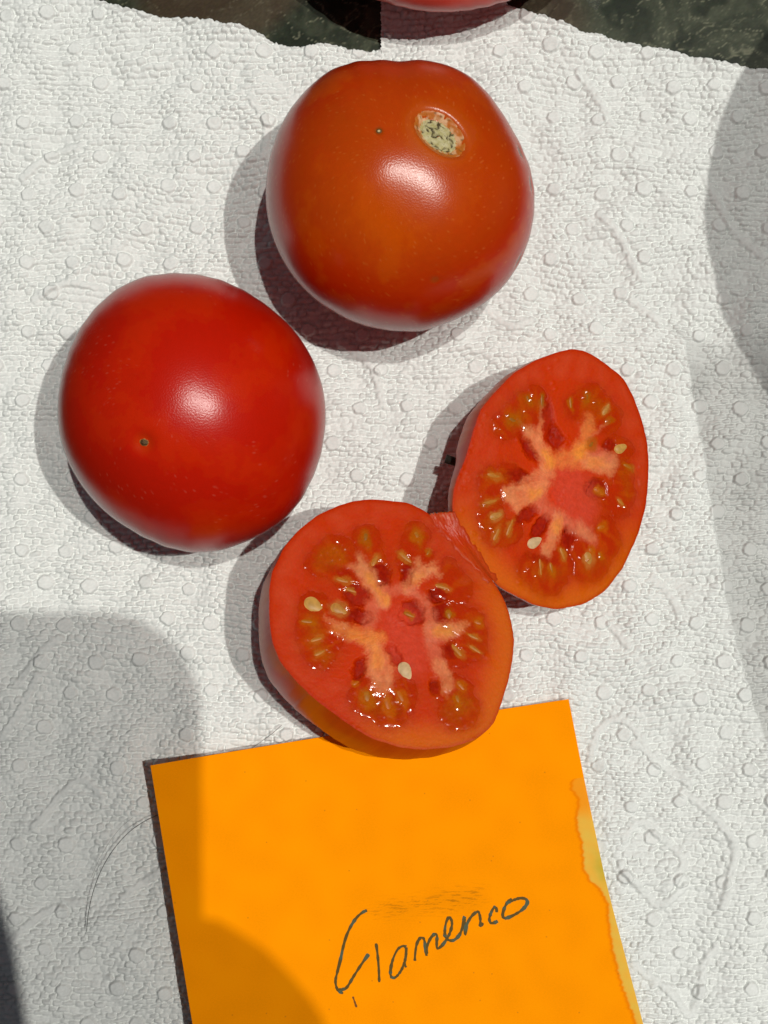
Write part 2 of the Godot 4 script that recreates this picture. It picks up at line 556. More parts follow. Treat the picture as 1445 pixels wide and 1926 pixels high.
	var strokes := [
		[Vector2(0.4355,0.4143), Vector2(0.4242,0.4174), Vector2(0.4091,0.4263), Vector2(0.3925,0.4425), Vector2(0.3765,0.4645), Vector2(0.3639,0.4889), Vector2(0.3533,0.5136), Vector2(0.3401,0.5416), Vector2(0.3317,0.5609), Vector2(0.3307,0.5758), Vector2(0.3341,0.5852), Vector2(0.3430,0.5936)],
		[Vector2(0.3358,0.5824), Vector2(0.3449,0.5841), Vector2(0.3551,0.5803), Vector2(0.3745,0.5591), Vector2(0.3962,0.5364), Vector2(0.4190,0.5144)],
		[Vector2(0.4406,0.4929), Vector2(0.4390,0.5171), Vector2(0.4350,0.5507), Vector2(0.4295,0.5828)],
		[Vector2(0.5078,0.5131), Vector2(0.5010,0.5093), Vector2(0.4886,0.5138), Vector2(0.4758,0.5289), Vector2(0.4653,0.5481), Vector2(0.4592,0.5662), Vector2(0.4602,0.5759), Vector2(0.4666,0.5781), Vector2(0.4760,0.5728), Vector2(0.4884,0.5596), Vector2(0.5004,0.5386), Vector2(0.5078,0.5131), Vector2(0.5031,0.5314), Vector2(0.4962,0.5494), Vector2(0.4979,0.5592)],
		[Vector2(0.5206,0.5476), Vector2(0.5250,0.5311), Vector2(0.5335,0.5095), Vector2(0.5437,0.4977), Vector2(0.5511,0.4988), Vector2(0.5524,0.5105), Vector2(0.5497,0.5369), Vector2(0.5512,0.5352), Vector2(0.5559,0.5187), Vector2(0.5678,0.5014), Vector2(0.5791,0.4936), Vector2(0.5838,0.4981), Vector2(0.5798,0.5128), Vector2(0.5781,0.5271), Vector2(0.5900,0.5221), Vector2(0.6043,0.5090), Vector2(0.6151,0.4953), Vector2(0.6237,0.4775), Vector2(0.6241,0.4641), Vector2(0.6191,0.4607), Vector2(0.6108,0.4717), Vector2(0.6041,0.4898), Vector2(0.6026,0.5030), Vector2(0.6076,0.5114), Vector2(0.6185,0.5142), Vector2(0.6315,0.5074), Vector2(0.6418,0.4956), Vector2(0.6525,0.4743), Vector2(0.6557,0.4652), Vector2(0.6529,0.4858), Vector2(0.6492,0.5052), Vector2(0.6555,0.4862), Vector2(0.6690,0.4691), Vector2(0.6829,0.4590), Vector2(0.6907,0.4583), Vector2(0.6921,0.4689), Vector2(0.6902,0.4820), Vector2(0.6882,0.4905), Vector2(0.6961,0.4848)],
		[Vector2(0.7325,0.4655), Vector2(0.7336,0.4561), Vector2(0.7283,0.4541), Vector2(0.7187,0.4653), Vector2(0.7123,0.4778), Vector2(0.7129,0.4867), Vector2(0.7201,0.4886), Vector2(0.7304,0.4856)],
		[Vector2(0.7742,0.4392), Vector2(0.7629,0.4460), Vector2(0.7521,0.4589), Vector2(0.7449,0.4732), Vector2(0.7468,0.4812), Vector2(0.7583,0.4810), Vector2(0.7791,0.4746), Vector2(0.7966,0.4658), Vector2(0.8079,0.4541), Vector2(0.8055,0.4448), Vector2(0.7929,0.4413), Vector2(0.7790,0.4431), Vector2(0.7666,0.4465), Vector2(0.7585,0.4484)],
		[Vector2(0.3634,0.6045), Vector2(0.3652,0.6181), Vector2(0.3669,0.6305)]]
	var ip := PackedVector3Array()
	var ic := PackedColorArray()
	var it := PackedInt32Array()
	for s in strokes.size():
		var line := smooth(strokes[s], 7)
		for k in line.size():
			var p: Vector2 = line[k]
			var d: Vector2 = (line[mini(k + 1, line.size() - 1)] - line[maxi(k - 1, 0)]).normalized()
			var w := (0.0031 if s < 7 else 0.0020) * (1.0 + 0.35 * noise.get_noise_2d(k * 0.22, s * 9.0))
			if k == 0 or k == line.size() - 1:
				w *= 0.6
			var pool := smoothstep(0.15, 0.55, noise.get_noise_2d(k * 0.09 + 40.0, s * 5.0)) if s != 2 else 0.0
			var c := Color(0.105, 0.062, 0.006).lerp(Color(0.075, 0.095, 0.055), pool)
			w *= 1.0 + 0.3 * pool
			if s == 7:
				c = Color(0.20, 0.07, 0.006)
			var side := Vector2(-d.y, d.x) * w
			for q in [-1.0, 1.0]:
				ip.append(note_point(p.x + side.x * q, p.y + side.y * q, 0.012 + 0.0015 * s + 0.00015 * k))
				ic.append(c)
			if k:
				var b := ip.size() - 4
				it.append_array([b, b + 1, b + 2, b + 1, b + 3, b + 2])
	var normals := PackedVector3Array()
	normals.resize(ip.size())
	normals.fill(Vector3.UP)
	part("handwriting", build(ip, it, ic, PackedVector2Array(), normals), ink, t)


# ---------------------------------------------------------------- whole tomatoes
class Shape:
	var r := 20.0
	var axis := Vector3.UP
	var x := Vector3.RIGHT
	var y := Vector3.UP
	var swell := []
	var dents := []
	var pit := []

	func radius(d: Vector3) -> float:
		var c := d.dot(axis)
		var f := (atan2(d.dot(y), d.dot(x)) / PI + 1.0) * 18.0
		var k := int(f) % 36
		var g := lerpf(swell[k], swell[(k + 1) % 36], smoothstep(0.0, 1.0, f - floorf(f)))
		var out := r * (1.0 + pow(maxf(0.0, 1.0 - c * c), 1.5) * g)
		if pit:
			var e2: Vector3 = pit[1]
			var p := Vector2(d.dot(e2), d.dot(pit[0].cross(e2))) * r
			if d.dot(pit[0]) > 0.8:
				var q := Vector2(p.x / pit[2], p.y / pit[3]).length()
				out -= pit[4] * smoothstep(1.25, 0.72, q)
		for e in dents:
			var a: float = acos(clampf(d.dot(e[0]), -1.0, 1.0)) / e[1]
			if a < 3.0:
				out += e[2] * exp(-a * a)
		return out


func skin_material(rough: float, bump_mm: float, seed_: int, shine := 0.5) -> StandardMaterial3D:
	return bumped(mat(Color(1, 1, 1), rough, shine, true), grain(0.045, seed_, 5), bump_mm, 0.1)


func skin_mesh(s: Shape, paint: Callable) -> ArrayMesh:
	var rows := 200
	var columns := 320
	var pts := PackedVector3Array()
	var colors := PackedColorArray()
	pts.resize(rows * columns)
	colors.resize(rows * columns)
	for i in rows:
		var a := PI * (i + 0.02) / (rows - 0.96)
		for j in columns:
			var b := TAU * j / columns
			var d := Vector3(sin(a) * cos(b), cos(a), sin(a) * sin(b))
			pts[i * columns + j] = d * s.radius(d)
			colors[i * columns + j] = paint.call(d)
	return build(pts, grid_triangles(rows, columns, true, true), colors)


# A round patch that lies on the tomato round a direction; width along and across in mm.
func patch(s: Shape, toward: Vector3, along: Vector3, half_long: float, half_wide: float, rise: Callable, paint: Callable, rings := 40, spokes := 72) -> ArrayMesh:
	var e := (along - toward * along.dot(toward)).normalized()
	var f := toward.cross(e)
	var pts := PackedVector3Array()
	var colors := PackedColorArray()
	for i in rings + 1:
		var q := float(i) / rings
		for j in spokes:
			var b := TAU * j / spokes
			var p := Vector2(cos(b) * half_long, sin(b) * half_wide) * q
			var d := (toward + (e * p.x + f * p.y) / s.r).normalized()
			pts.append(d * (s.radius(d) + rise.call(p, q)))
			colors.append(paint.call(p, q))
	return build(pts, grid_triangles(rings + 1, spokes, true, true), colors)


func tomato_upper() -> void:
	var s := Shape.new()
	s.r = 22.593
	s.axis = Vector3(-0.00998,0.96743,0.25294)
	s.x = Vector3(0.99995,0.00965,0.00252)
	s.y = Vector3(-0.00000,0.25295,-0.96748)
	s.swell = [-0.0014, -0.0019, -0.0023, -0.0020, -0.0010, -0.0025, -0.0057, -0.0002, 0.0009, 0.0065, 0.0187, 0.0113, 0.0139, 0.0231, 0.0298, 0.0280, 0.0211, 0.0118, 0.0003, -0.0150, -0.0338, -0.0455, -0.0445, -0.0340, -0.0228, -0.0185, -0.0202, -0.0399, -0.0157, 0.0148, 0.0329, 0.0274, 0.0218, 0.0156, 0.0075, -0.0002]
	var scar := Vector3(0.2858,0.9343,-0.2132)
	var long := Vector3(0.2490,-0.0300,0.1983)
	var spot := Vector3(-0.1514,0.9690,-0.1952)
	var spot2 := Vector3(0.2401,0.6115,0.7540)
	var orange := Vector3(-0.1990,0.8807,0.4298)
	var marks := [Vector3(0.8877,0.4048,-0.2196), Vector3(0.9540,0.2997,-0.0037), Vector3(0.8607,0.1022,0.4987)]
	s.dents = [[Vector3(0.0990,0.9531,0.2859), 0.27, -0.42], [scar, 0.42, -0.4], [spot, 0.03, -0.12], [spot2, 0.03, -0.08]]
	for m in marks:
		s.dents.append([m, 0.06, -0.25])
	# shoulders: five low lobes round the scar
	var e := (long - scar * long.dot(scar)).normalized()
	var f := scar.cross(e)
	s.pit = [scar, e, 4.6, 3.2, 1.5]
	for k in 5:
		var a := TAU * k / 5.0 + 0.5
		s.dents.append([(scar * cos(0.75) + (e * cos(a) + f * sin(a)) * sin(0.75)).normalized(), 0.33, 0.42 + 0.16 * (k % 2)])
	var t := thing("tomato", "upright orange-red whole tomato with a pale cracked stem scar", "tomato", Vector3(2.641,22.595,-52.336) - Vector3(0, 0.6, 0), "whole tomatoes on the paper towel")
	var paint := func(d: Vector3) -> Color:
		var c := Color(0.52, 0.033, 0.0012)
		var n := noise.get_noise_3d(d.x * 1.8, d.y * 1.8, d.z * 1.8) + 0.5 * fine.get_noise_3d(d.x * 7.0, d.y * 7.0, d.z * 7.0)
		var ripe := smoothstep(1.15, 0.15, acos(clampf(d.dot(orange), -1.0, 1.0)) + 0.3 * n)
		c = c.lerp(Color(0.53, 0.064, 0.0010), ripe)
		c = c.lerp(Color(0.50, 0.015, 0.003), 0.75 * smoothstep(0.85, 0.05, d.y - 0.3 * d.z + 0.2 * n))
		c = c.lerp(Color(0.60, 0.10, 0.006), 0.35 * smoothstep(0.15, 0.6, n) * smoothstep(0.0, 0.5, d.y))
		var a := acos(clampf(d.dot(scar), -1.0, 1.0)) * s.r
		c = c.lerp(Color(0.40, 0.045, 0.002), 0.65 * smoothstep(26.0, 9.0, a + 5.0 * n))
		c = c.lerp(Color(0.48, 0.10, 0.010), 0.5 * smoothstep(8.0, 4.0, a + 1.5 * n))
		var b := acos(clampf(d.dot(spot), -1.0, 1.0)) * s.r
		c = c.lerp(Color(0.16, 0.045, 0.004), 0.8 * smoothstep(0.9, 0.35, b))
		b = acos(clampf(d.dot(spot2), -1.0, 1.0)) * s.r
		c = c.lerp(Color(0.33, 0.06, 0.006), 0.7 * smoothstep(0.9, 0.3, b))
		for m in marks:
			b = acos(clampf(d.dot(m), -1.0, 1.0)) * s.r + 0.6 * fine.get_noise_3d(d.x * 40.0, d.y * 40.0, d.z * 40.0)
			c = c.lerp(Color(0.16, 0.07, 0.02), 0.75 * smoothstep(1.3, 0.5, b))
		var fleck := fine.get_noise_3d(d.x * 55.0, d.y * 55.0, d.z * 55.0)
		c = c.lerp(Color(0.62, 0.16, 0.03), 0.35 * smoothstep(0.42, 0.6, fleck))
		return c * (1.0 + 0.05 * fine.get_noise_3d(d.x * 22.0, d.y * 22.0, d.z * 22.0))
	part("skin", skin_mesh(s, paint), skin_material(0.25, 0.017, 21, 0.40), t)
	# the cork of the stem scar: plates between cracks
	var plates := FastNoiseLite.new()
	plates.seed = 3
	plates.noise_type = FastNoiseLite.TYPE_CELLULAR
	plates.cellular_return_type = FastNoiseLite.RETURN_DISTANCE2_SUB
	plates.frequency = 0.45
	var crack := func(p: Vector2) -> float:
		var w := p + Vector2(noise.get_noise_2d(p.x * 0.55, p.y * 0.55), noise.get_noise_2d(p.x * 0.55 + 9.0, p.y * 0.55)) * 0.55
		return smoothstep(-0.93, -0.74, plates.get_noise_2d(w.x, w.y))
	var rise := func(p: Vector2, q: float) -> float:
		return 0.3 * (1.0 - q * q) + 0.45 * (crack.call(p) - 1.0) * (1.0 - q) + 0.12 * fine.get_noise_2d(p.x * 1.5, p.y * 1.5) + 0.06 - 0.12 * smoothstep(0.85, 1.0, q)
	var cork := func(p: Vector2, q: float) -> Color:
		var k: float = crack.call(p)
		var c := Color(0.05, 0.03, 0.01).lerp(Color(0.40, 0.35, 0.14).lerp(Color(0.52, 0.47, 0.28), 0.5 + 0.5 * noise.get_noise_2d(p.x, p.y)), k)
		c = c.lerp(Color(0.14, 0.10, 0.03), 0.4 * smoothstep(0.4, 0.6, fine.get_noise_2d(p.x * 1.2 + 30.0, p.y * 1.2)))
		return c.lerp(Color(0.48, 0.19, 0.03), smoothstep(0.86, 1.0, q + 0.1 * noise.get_noise_2d(p.x * 2.0, p.y * 2.0)))
	part("stem_scar", patch(s, scar, long, 4.0, 2.75, rise, cork, 60, 120), mat(Color(1, 1, 1), 0.75, 0.4, true), t)
	# the pale torn collar round it
	var collar := func(p: Vector2, q: float) -> float:
		return 0.16 * sin(clampf((q - 0.68) / 0.32, 0.0, 1.0) * PI) * (0.8 + 0.9 * noise.get_noise_2d(p.x * 1.1, p.y * 1.1)) - (0.5 if q < 0.66 else 0.02)
	var collar_paint := func(p: Vector2, q: float) -> Color:
		var n := fine.get_noise_2d(p.x * 0.45, p.y * 0.45)
		return Color(0.48, 0.13, 0.012).lerp(Color(0.66, 0.38, 0.20), smoothstep(-0.1, 0.45, n + 0.45 * smoothstep(0.9, 0.75, q) - 0.15)).lerp(Color(0.14, 0.06, 0.01), 0.7 * smoothstep(0.3, 0.55, fine.get_noise_2d(p.x * 0.8 + 60.0, p.y * 0.8)))
	part("scar_collar", patch(s, scar, long, 5.0, 3.5, collar, collar_paint, 60, 120), mat(Color(1, 1, 1), 0.5, 0.5, true), t)
	var dot := func(_p: Vector2, q: float) -> float:
		return 0.12 * (1.0 - q * q)
	var dot_paint := func(_p: Vector2, q: float) -> Color:
		return Color(0.6, 0.45, 0.25).lerp(Color(0.12, 0.05, 0.01), smoothstep(0.3, 0.6, q))
	part("corky_speck", patch(s, spot, Vector3.RIGHT, 0.45, 0.4, dot, dot_paint, 6, 16), mat(Color(1, 1, 1), 0.7, 0.4, true), t)


func tomato_left() -> void:
	var s := Shape.new()
	s.r = 22.652
	s.axis = Vector3(0.12332,0.98564,0.11537)
	s.x = Vector3(0.99237,-0.12248,-0.01434)
	s.y = Vector3(-0.00000,0.11626,-0.99322)
	s.swell = [-0.0245, -0.0236, -0.0274, -0.0327, -0.0358, -0.0367, -0.0355, -0.0199, 0.0054, 0.0264, 0.0327, 0.0261, 0.0282, 0.0313, 0.0234, 0.0063, -0.0057, -0.0158, -0.0179, -0.0206, -0.0262, -0.0311, -0.0323, -0.0365, -0.0306, -0.0144, 0.0052, 0.0216, 0.0385, 0.0554, 0.0558, 0.0415, 0.0238, 0.0043, -0.0115, -0.0213]
	var tip := Vector3(-0.2173,0.9265,0.3072)
	s.dents = [[tip, 0.075, -0.75], [tip, 0.3, 0.35], [tip, 0.02, 0.35]]
	for k in 4:
		var a := TAU * k / 4.0 + 0.3
		var e := tip.cross(Vector3.UP).normalized()
		var f := tip.cross(e)
		s.dents.append([(tip * cos(0.8) + (e * cos(a) + f * sin(a)) * sin(0.8)).normalized(), 0.4, 0.22])
	var t := thing("tomato", "deep red whole tomato lying with its small brown blossom tip upward", "tomato", Vector3(-32.025,22.654,-15.359) - Vector3(0, 0.6, 0), "whole tomatoes on the paper towel")
	var paint := func(d: Vector3) -> Color:
		var n := noise.get_noise_3d(d.x * 1.7 + 8.0, d.y * 1.7, d.z * 1.7) + 0.5 * fine.get_noise_3d(d.x * 6.0, d.y * 6.0, d.z * 6.0)
		var c := Color(0.475, 0.0095, 0.0022).lerp(Color(0.525, 0.017, 0.0024), smoothstep(-0.4, 0.7, n))
		var a := acos(clampf(d.dot(tip), -1.0, 1.0)) * s.r
		c = c.lerp(Color(0.50, 0.045, 0.004), 0.45 * smoothstep(2.4, 0.7, a + 0.8 * n))
		var w := fine.get_noise_3d(d.x * 30.0 + d.y * 12.0, d.y * 8.0, d.z * 70.0)
		c = c.lerp(Color(0.55, 0.10, 0.06), 0.4 * smoothstep(0.42, 0.6, w) * smoothstep(0.15, 0.5, noise.get_noise_3d(d.x * 2.6, d.y * 2.6 + 4.0, d.z * 2.6)))
		return c * (1.0 + 0.05 * fine.get_noise_3d(d.x * 22.0, d.y * 22.0, d.z * 22.0))
	part("skin", skin_mesh(s, paint), skin_material(0.27, 0.018, 33, 0.38), t)
	var dot := func(p: Vector2, q: float) -> float:
		return 0.30 * (1.0 - q) + 0.08 * noise.get_noise_2d(p.x * 4.0, p.y * 4.0)
	var dot_paint := func(p: Vector2, q: float) -> Color:
		return Color(0.22, 0.13, 0.05).lerp(Color(0.06, 0.03, 0.012), smoothstep(0.1, 0.7, absf(noise.get_noise_2d(p.x * 5.0, p.y * 5.0)) * 2.0)).lerp(Color(0.45, 0.16, 0.03), smoothstep(0.7, 1.0, q))
	part("blossom_tip", patch(s, tip, Vector3.RIGHT, 0.8, 0.65, dot, dot_paint, 14, 32), mat(Color(1, 1, 1), 0.7, 0.4, true), t)


func tomato_in_bag() -> void:
	var s := Shape.new()
	s.r = 22.387
	s.axis = Vector3(-0.03707,0.90876,0.41567)
	s.x = Vector3(0.99931,0.03372,0.01542)
	s.y = Vector3(0.00000,0.41595,-0.90939)
	s.swell = [0.2096, 0.1892, 0.1263, 0.0463, -0.0318, -0.0985, -0.1513, -0.1852, -0.2047, -0.2126, -0.2058, -0.1822, -0.1458, -0.0944, -0.0276, 0.0504, 0.1285, 0.1861, 0.2034, 0.1657, 0.0936, 0.0083, -0.0717, -0.1379, -0.1878, -0.2229, -0.2458, -0.2486, -0.2403, -0.2203, -0.1828, -0.1287, -0.0596, 0.0225, 0.1086, 0.1797]
	var t := thing("tomato", "red tomato inside the clear plastic bag behind the paper towel", "tomato", Vector3(10.464,22.127,-102.717) * Vector3(1, 0.55, 1) - Vector3(0, 1.6, 4.4))
	var paint := func(d: Vector3) -> Color:
		return Color(0.55, 0.055, 0.035) * (1.0 + 0.2 * noise.get_noise_3d(d.x * 2.0, d.y * 2.0, d.z * 2.0))
	part("skin", skin_mesh(s, paint), skin_material(0.3, 0.02, 7), t).scale = Vector3(1, 0.55, 1)


func plastic_bag() -> void:
	var lo: Vector2 = [Vector2(-3.22,-147.07), Vector2(39.95,-92.39)][0]
	var hi: Vector2 = [Vector2(-3.22,-147.07), Vector2(39.95,-92.39)][1]
	var mid := Vector3(10.464,22.127,-102.717)
	var top: float = 22.387
	var squash := 0.55
	var n := 220
	var pts := PackedVector3Array()
	for j in n + 1:
		for i in n + 1:
			var u := float(i) / n
			var v := float(j) / n
			var x := lerpf(lo.x, hi.x, u)
			var z := lerpf(lo.y, hi.y, v)
			# an uneven, gathered hem
			var hem := minf(minf(u, 1.0 - u), minf(v, 1.0 - v))
			x += 2.5 * noise.get_noise_2d(v * 5.0, 2.0) * (1.0 - hem)
			z += 1.6 * noise.get_noise_2d(u * 6.0, 12.0) * (1.0 - hem)
			var d := Vector2((x - mid.x) * 0.8, z - mid.z + 4.4).length()
			var h := 0.0
			if d < top * 1.25:
				h = squash * (top + sqrt(maxf(0.0, top * top * 1.08 - d * d))) + 0.3 if d < top else 0.0
				h = maxf(h, squash * top * 1.05 * smoothstep(top * 1.25, top * 1.0, d) - 0.5)
			var fold := 1.0 - absf(noise.get_noise_2d(x * 0.10 + z * 0.05, z * 0.16 - x * 0.05 + 3.0))
			h += (1.2 + 2.2 * smoothstep(0.8, 1.0, fold)) * smoothstep(0.0, 0.08, hem) + 0.5 * fine.get_noise_2d(x * 0.25, z * 0.25) * smoothstep(0.0, 0.1, hem)
			pts.append(Vector3(x, maxf(h, 0.0) + 0.55, z))
	var m := mat(Color(0.9, 0.9, 0.9), 0.08, 0.5)
	m.transparency = BaseMaterial3D.TRANSPARENCY_ALPHA
	m.albedo_color = Color(0.95, 0.95, 0.97, 0.03)
	var o := part("plastic_bag", build(pts, grid_triangles(n + 1, n + 1)), m, self)
	tag(o, "clear wrinkled plastic bag over a tomato at the towel's far edge", "bag")


# ---------------------------------------------------------------- the cut tomato
const PAINT := {
	"wall": Color(0.56, 0.033, 0.003), "core": Color(0.62, 0.060, 0.028), "pink": Color(0.66, 0.135, 0.066), "arm": Color(0.75, 0.215, 0.082), "orange": Color(0.74, 0.185, 0.042),
	"yellow": Color(0.80, 0.26, 0.030), "olive": Color(0.41, 0.085, 0.0016), "hollow": Color(0.33, 0.010, 0.002), "spot": Color(0.60, 0.034, 0.004), "gel": Color(0.46, 0.024, 0.0012),
}


func chain_distance(p: Vector2, c: Array) -> float:
	var best := 99.0
	for k in c.size():
		var a := Vector2(c[k].x, c[k].y)
		if k == 0:
			best = p.distance_to(a) - c[k].z
			continue
		var b := Vector2(c[k - 1].x, c[k - 1].y)
		var t := clampf((p - b).dot(a - b) / maxf((a - b).length_squared(), 0.0001), 0.0, 1.0)
		best = minf(best, p.distance_to(b.lerp(a, t)) - lerpf(c[k - 1].z, c[k].z, t))
	return best


func bounds(c: Array, margin: float) -> Rect2:
	var r := Rect2(c[0].x, c[0].y, 0, 0)
	for q in c:
		r = r.merge(Rect2(q.x - q.z, q.y - q.z, 2.0 * q.z, 2.0 * q.z))
	return r.grow(margin)


func outline_radius(outline: Array, angle: float) -> float:
	var d := Vector2(cos(angle), sin(angle))
	for k in outline.size():
		var hit = Geometry2D.segment_intersects_segment(Vector2.ZERO, d * 80.0, outline[k], outline[(k + 1) % outline.size()])
		if hit != null:
			return hit.length()
	return 20.0


func half(parent: Node3D, origin: Vector3, u: Vector3, n: Vector3, outline: Array, chains: Array, blobs: Array, pockets: Array, seeds: Array, drops: Array, dome: Dictionary, salt: int) -> MeshInstance3D:
	var spokes := 540
	var rim := PackedFloat32Array()
	rim.resize(spokes)
	for j in spokes:
		rim[j] = outline_radius(outline, TAU * j / spokes)
	for pass_ in 3:
		var r := rim.duplicate()
		for j in spokes:
			rim[j] = (r[(j + spokes - 2) % spokes] + r[(j + spokes - 1) % spokes] + 2.0 * r[j] + r[(j + 1) % spokes] + r[(j + 2) % spokes]) / 6.0
	for j in spokes:
		rim[j] += 0.07 * fine.get_noise_2d(j * 0.12, salt * 10.0)
	# skin: the dome below the cut
	var rows := 80
	var pts := PackedVector3Array()
	var colors := PackedColorArray()
	var pole: Vector2 = dome.pole
	for i in rows + 1:
		var a := PI * 0.5 * i / rows
		for j in spokes:
			var b := TAU * j / spokes
			var edge := Vector2(cos(b), sin(b)) * rim[j]
			var s := sin(a)
			var join := smoothstep(0.45, 1.0, Vector2(cos(b), sin(b)).dot(dome.join))
			var w: float = pow(maxf(cos(a), 0.0), dome.round + 1.3 * join) * (1.0 + dome.bulge * (1.0 - join) * sin(2.0 * a))
			var p: Vector2 = edge * w + pole * sin(a)
			pts.append(Vector3(p.x, -dome.depth * pow(s, 1.0), -p.y))
			var g := noise.get_noise_3d(p.x * 0.1, s * 2.0, p.y * 0.1 + salt)
			colors.append(Color(0.60, 0.036, 0.006).lerp(Color(0.66, 0.105, 0.006), smoothstep(-0.3, 0.5, g)))
	var o := part("tomato_half", build(pts, grid_triangles(rows + 1, spokes, true, true), colors), skin_material(0.34, 0.015, 40 + salt, 0.24), parent)
	o.transform = Transform3D(Basis(u, n, u.cross(n)), origin * MM - parent.position)
	# cut face: rings from the middle to the rim
	var rings := 150
	var count := (rings + 1) * spokes
	var xy := PackedVector2Array()
	xy.resize(count)
	var col := PackedColorArray()
	col.resize(count)
	var hgt := PackedFloat32Array()
	hgt.resize(count)
	var warp := PackedVector2Array()
	warp.resize(count)
	for i in rings + 1:
		var q := float(i) / rings
		for j in spokes:
			var b := TAU * j / spokes
			var k := i * spokes + j
			var p := Vector2(cos(b), sin(b)) * rim[j] * q
			xy[k] = p
			warp[k] = p + 0.34 * Vector2(noise.get_noise_2d(p.x * 0.45, p.y * 0.45 + salt), noise.get_noise_2d(p.x * 0.45 + 30.0, p.y * 0.45)) + 0.12 * Vector2(noise.get_noise_2d(p.x * 1.7, p.y * 1.7), noise.get_noise_2d(p.x * 1.7, p.y * 1.7 + 9.0))
			var inside := (1.0 - q) * rim[j]
			var along := fine.get_noise_2d(cos(b) * 5.0 + salt, sin(b) * 5.0 + p.length() * 0.05)
			var n1 := noise.get_noise_2d(p.x * 0.24 + salt * 7.0, p.y * 0.24)
			var c: Color = PAINT.wall
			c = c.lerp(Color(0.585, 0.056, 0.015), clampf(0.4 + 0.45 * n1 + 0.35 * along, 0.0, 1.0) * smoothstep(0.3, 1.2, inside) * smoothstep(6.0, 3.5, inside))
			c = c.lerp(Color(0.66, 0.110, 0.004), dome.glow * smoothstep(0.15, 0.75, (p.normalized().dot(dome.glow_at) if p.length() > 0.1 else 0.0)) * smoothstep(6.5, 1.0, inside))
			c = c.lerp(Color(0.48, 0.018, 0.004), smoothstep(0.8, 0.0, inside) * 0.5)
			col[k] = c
			hgt[k] = -0.03 * smoothstep(0.4, 0.0, inside)
	var pocket_depth := PackedFloat32Array()
	pocket_depth.resize(count)
	pocket_depth.fill(9.0)
	var owner_ := PackedInt32Array()
	owner_.resize(count)
	owner_.fill(-1)
	for l in pockets.size():
		var box := bounds(pockets[l][4], 2.0)
		var soft: float = pockets[l][1] * 2.4
		for k in count:
			if not box.has_point(xy[k]):
				continue
			var d := chain_distance(warp[k], pockets[l][4])
			if d < pocket_depth[k]:
				pocket_depth[k] = d
				owner_[k] = l
			if d < soft:
				var w: float = pockets[l][2] * smoothstep(soft, -soft, d)
				var streak := noise.get_noise_2d(warp[k].angle() * 7.0 + l, xy[k].length() * 0.12)
				var c: Color = PAINT.gel
				c = c.lerp(Color(0.52, 0.058, 0.003), smoothstep(-0.1, 0.6, streak) * 0.7)
				c = c.lerp(Color(0.42, 0.016, 0.002), 0.22 * smoothstep(1.1, 0.0, absf(d + 0.2)))
				col[k] = col[k].lerp(c, w)
	for b in blobs:
		var at_: Vector2 = b[4]
		var reach := maxf(b[5], b[6]) + 1.2
		var small := minf(b[5], b[6])
		for k in count:
			if absf(xy[k].x - at_.x) > reach or absf(xy[k].y - at_.y) > reach:
				continue
			var p := (warp[k] - at_).rotated(-b[7])
			var d := (Vector2(p.x / b[5], p.y / b[6]).length() - 1.0) * small
			if d < b[1]:
				var w: float = b[2] * smoothstep(b[1], -b[1], d)
				col[k] = col[k].lerp(PAINT[b[0]] * (1.0 + 0.2 * noise.get_noise_2d(xy[k].x, xy[k].y)), w)
				hgt[k] += b[3] * w
	for c in chains:
		var box := bounds(c[4], c[1] + 0.6)
		for k in count:
			if not box.has_point(xy[k]):
				continue
			var d := chain_distance(warp[k] + 0.2 * Vector2(noise.get_noise_2d(xy[k].x * 2.1, xy[k].y * 2.1), noise.get_noise_2d(xy[k].x * 2.1 + 5.0, xy[k].y * 2.1)), c[4])
			if d < c[1] * 1.5:
				var fibre := 0.5 + 0.5 * noise.get_noise_2d(xy[k].angle() * 9.0, xy[k].length() * 0.25 + salt * 4.0)
				var w: float = c[2] * smoothstep(c[1] * 1.5, -c[1] * 1.5, d) * (0.62 + 0.24 * fibre + 0.16 * noise.get_noise_2d(xy[k].x * 0.55, xy[k].y * 0.55 + 21.0) + 0.06)
				var tone := 1.0 + 0.16 * fine.get_noise_2d(xy[k].x * 0.9, xy[k].y * 0.9 + salt)
				col[k] = col[k].lerp(PAINT[c[0]] * tone, w)
				hgt[k] += c[3] * w
	# seeds under the gel show as soft stains of their own colour
	for s in seeds:
		if s[0] in ["white", "pale"]:
			continue
		var tint: Color = SEED[s[0]]
		for k in count:
			if absf(xy[k].x - s[1].x) > s[2] or absf(xy[k].y - s[1].y) > s[2]:
				continue
			var p: Vector2 = (warp[k] - s[1]).rotated(-s[4])
			var d := Vector2(p.x / (s[2] * 0.62), p.y / (s[3] * 0.85)).length()
			col[k] = col[k].lerp(tint.lerp(Color(0.47, 0.075, 0.003), 0.45), 0.7 * smoothstep(1.15, 0.5, d))
	for k in count:
		var p := xy[k]
		hgt[k] += 0.022 * fine.get_noise_2d(p.x * 0.8, p.y * 0.8 + salt * 3.0) + 0.006 * noise.get_noise_2d(p.x * 3.0, p.y * 3.0)
		col[k] = col[k] * (1.0 + 0.10 * fine.get_noise_2d(p.x * 1.9, p.y * 1.9))
	for d in drops:
		for k in count:
			var q := xy[k].distance_to(Vector2(d.x, d.y))
			if q < 1.2:
				hgt[k] += d.z * dome.drop * exp(-pow(q / 0.3, 2.0))
	var tri := grid_triangles(rings + 1, spokes, true, true)
	var face := PackedVector3Array()
	face.resize(count)
	for k in count:
		var sink := 0.25 * smoothstep(-0.05, -0.7, pocket_depth[k])
		face[k] = Vector3(xy[k].x, hgt[k] - sink, -xy[k].y)
	var flesh := bumped(mat(Color(1, 1, 1), 0.42, 0.16, true), grain(0.02, 60 + salt, 4), 0.012, 0.16)
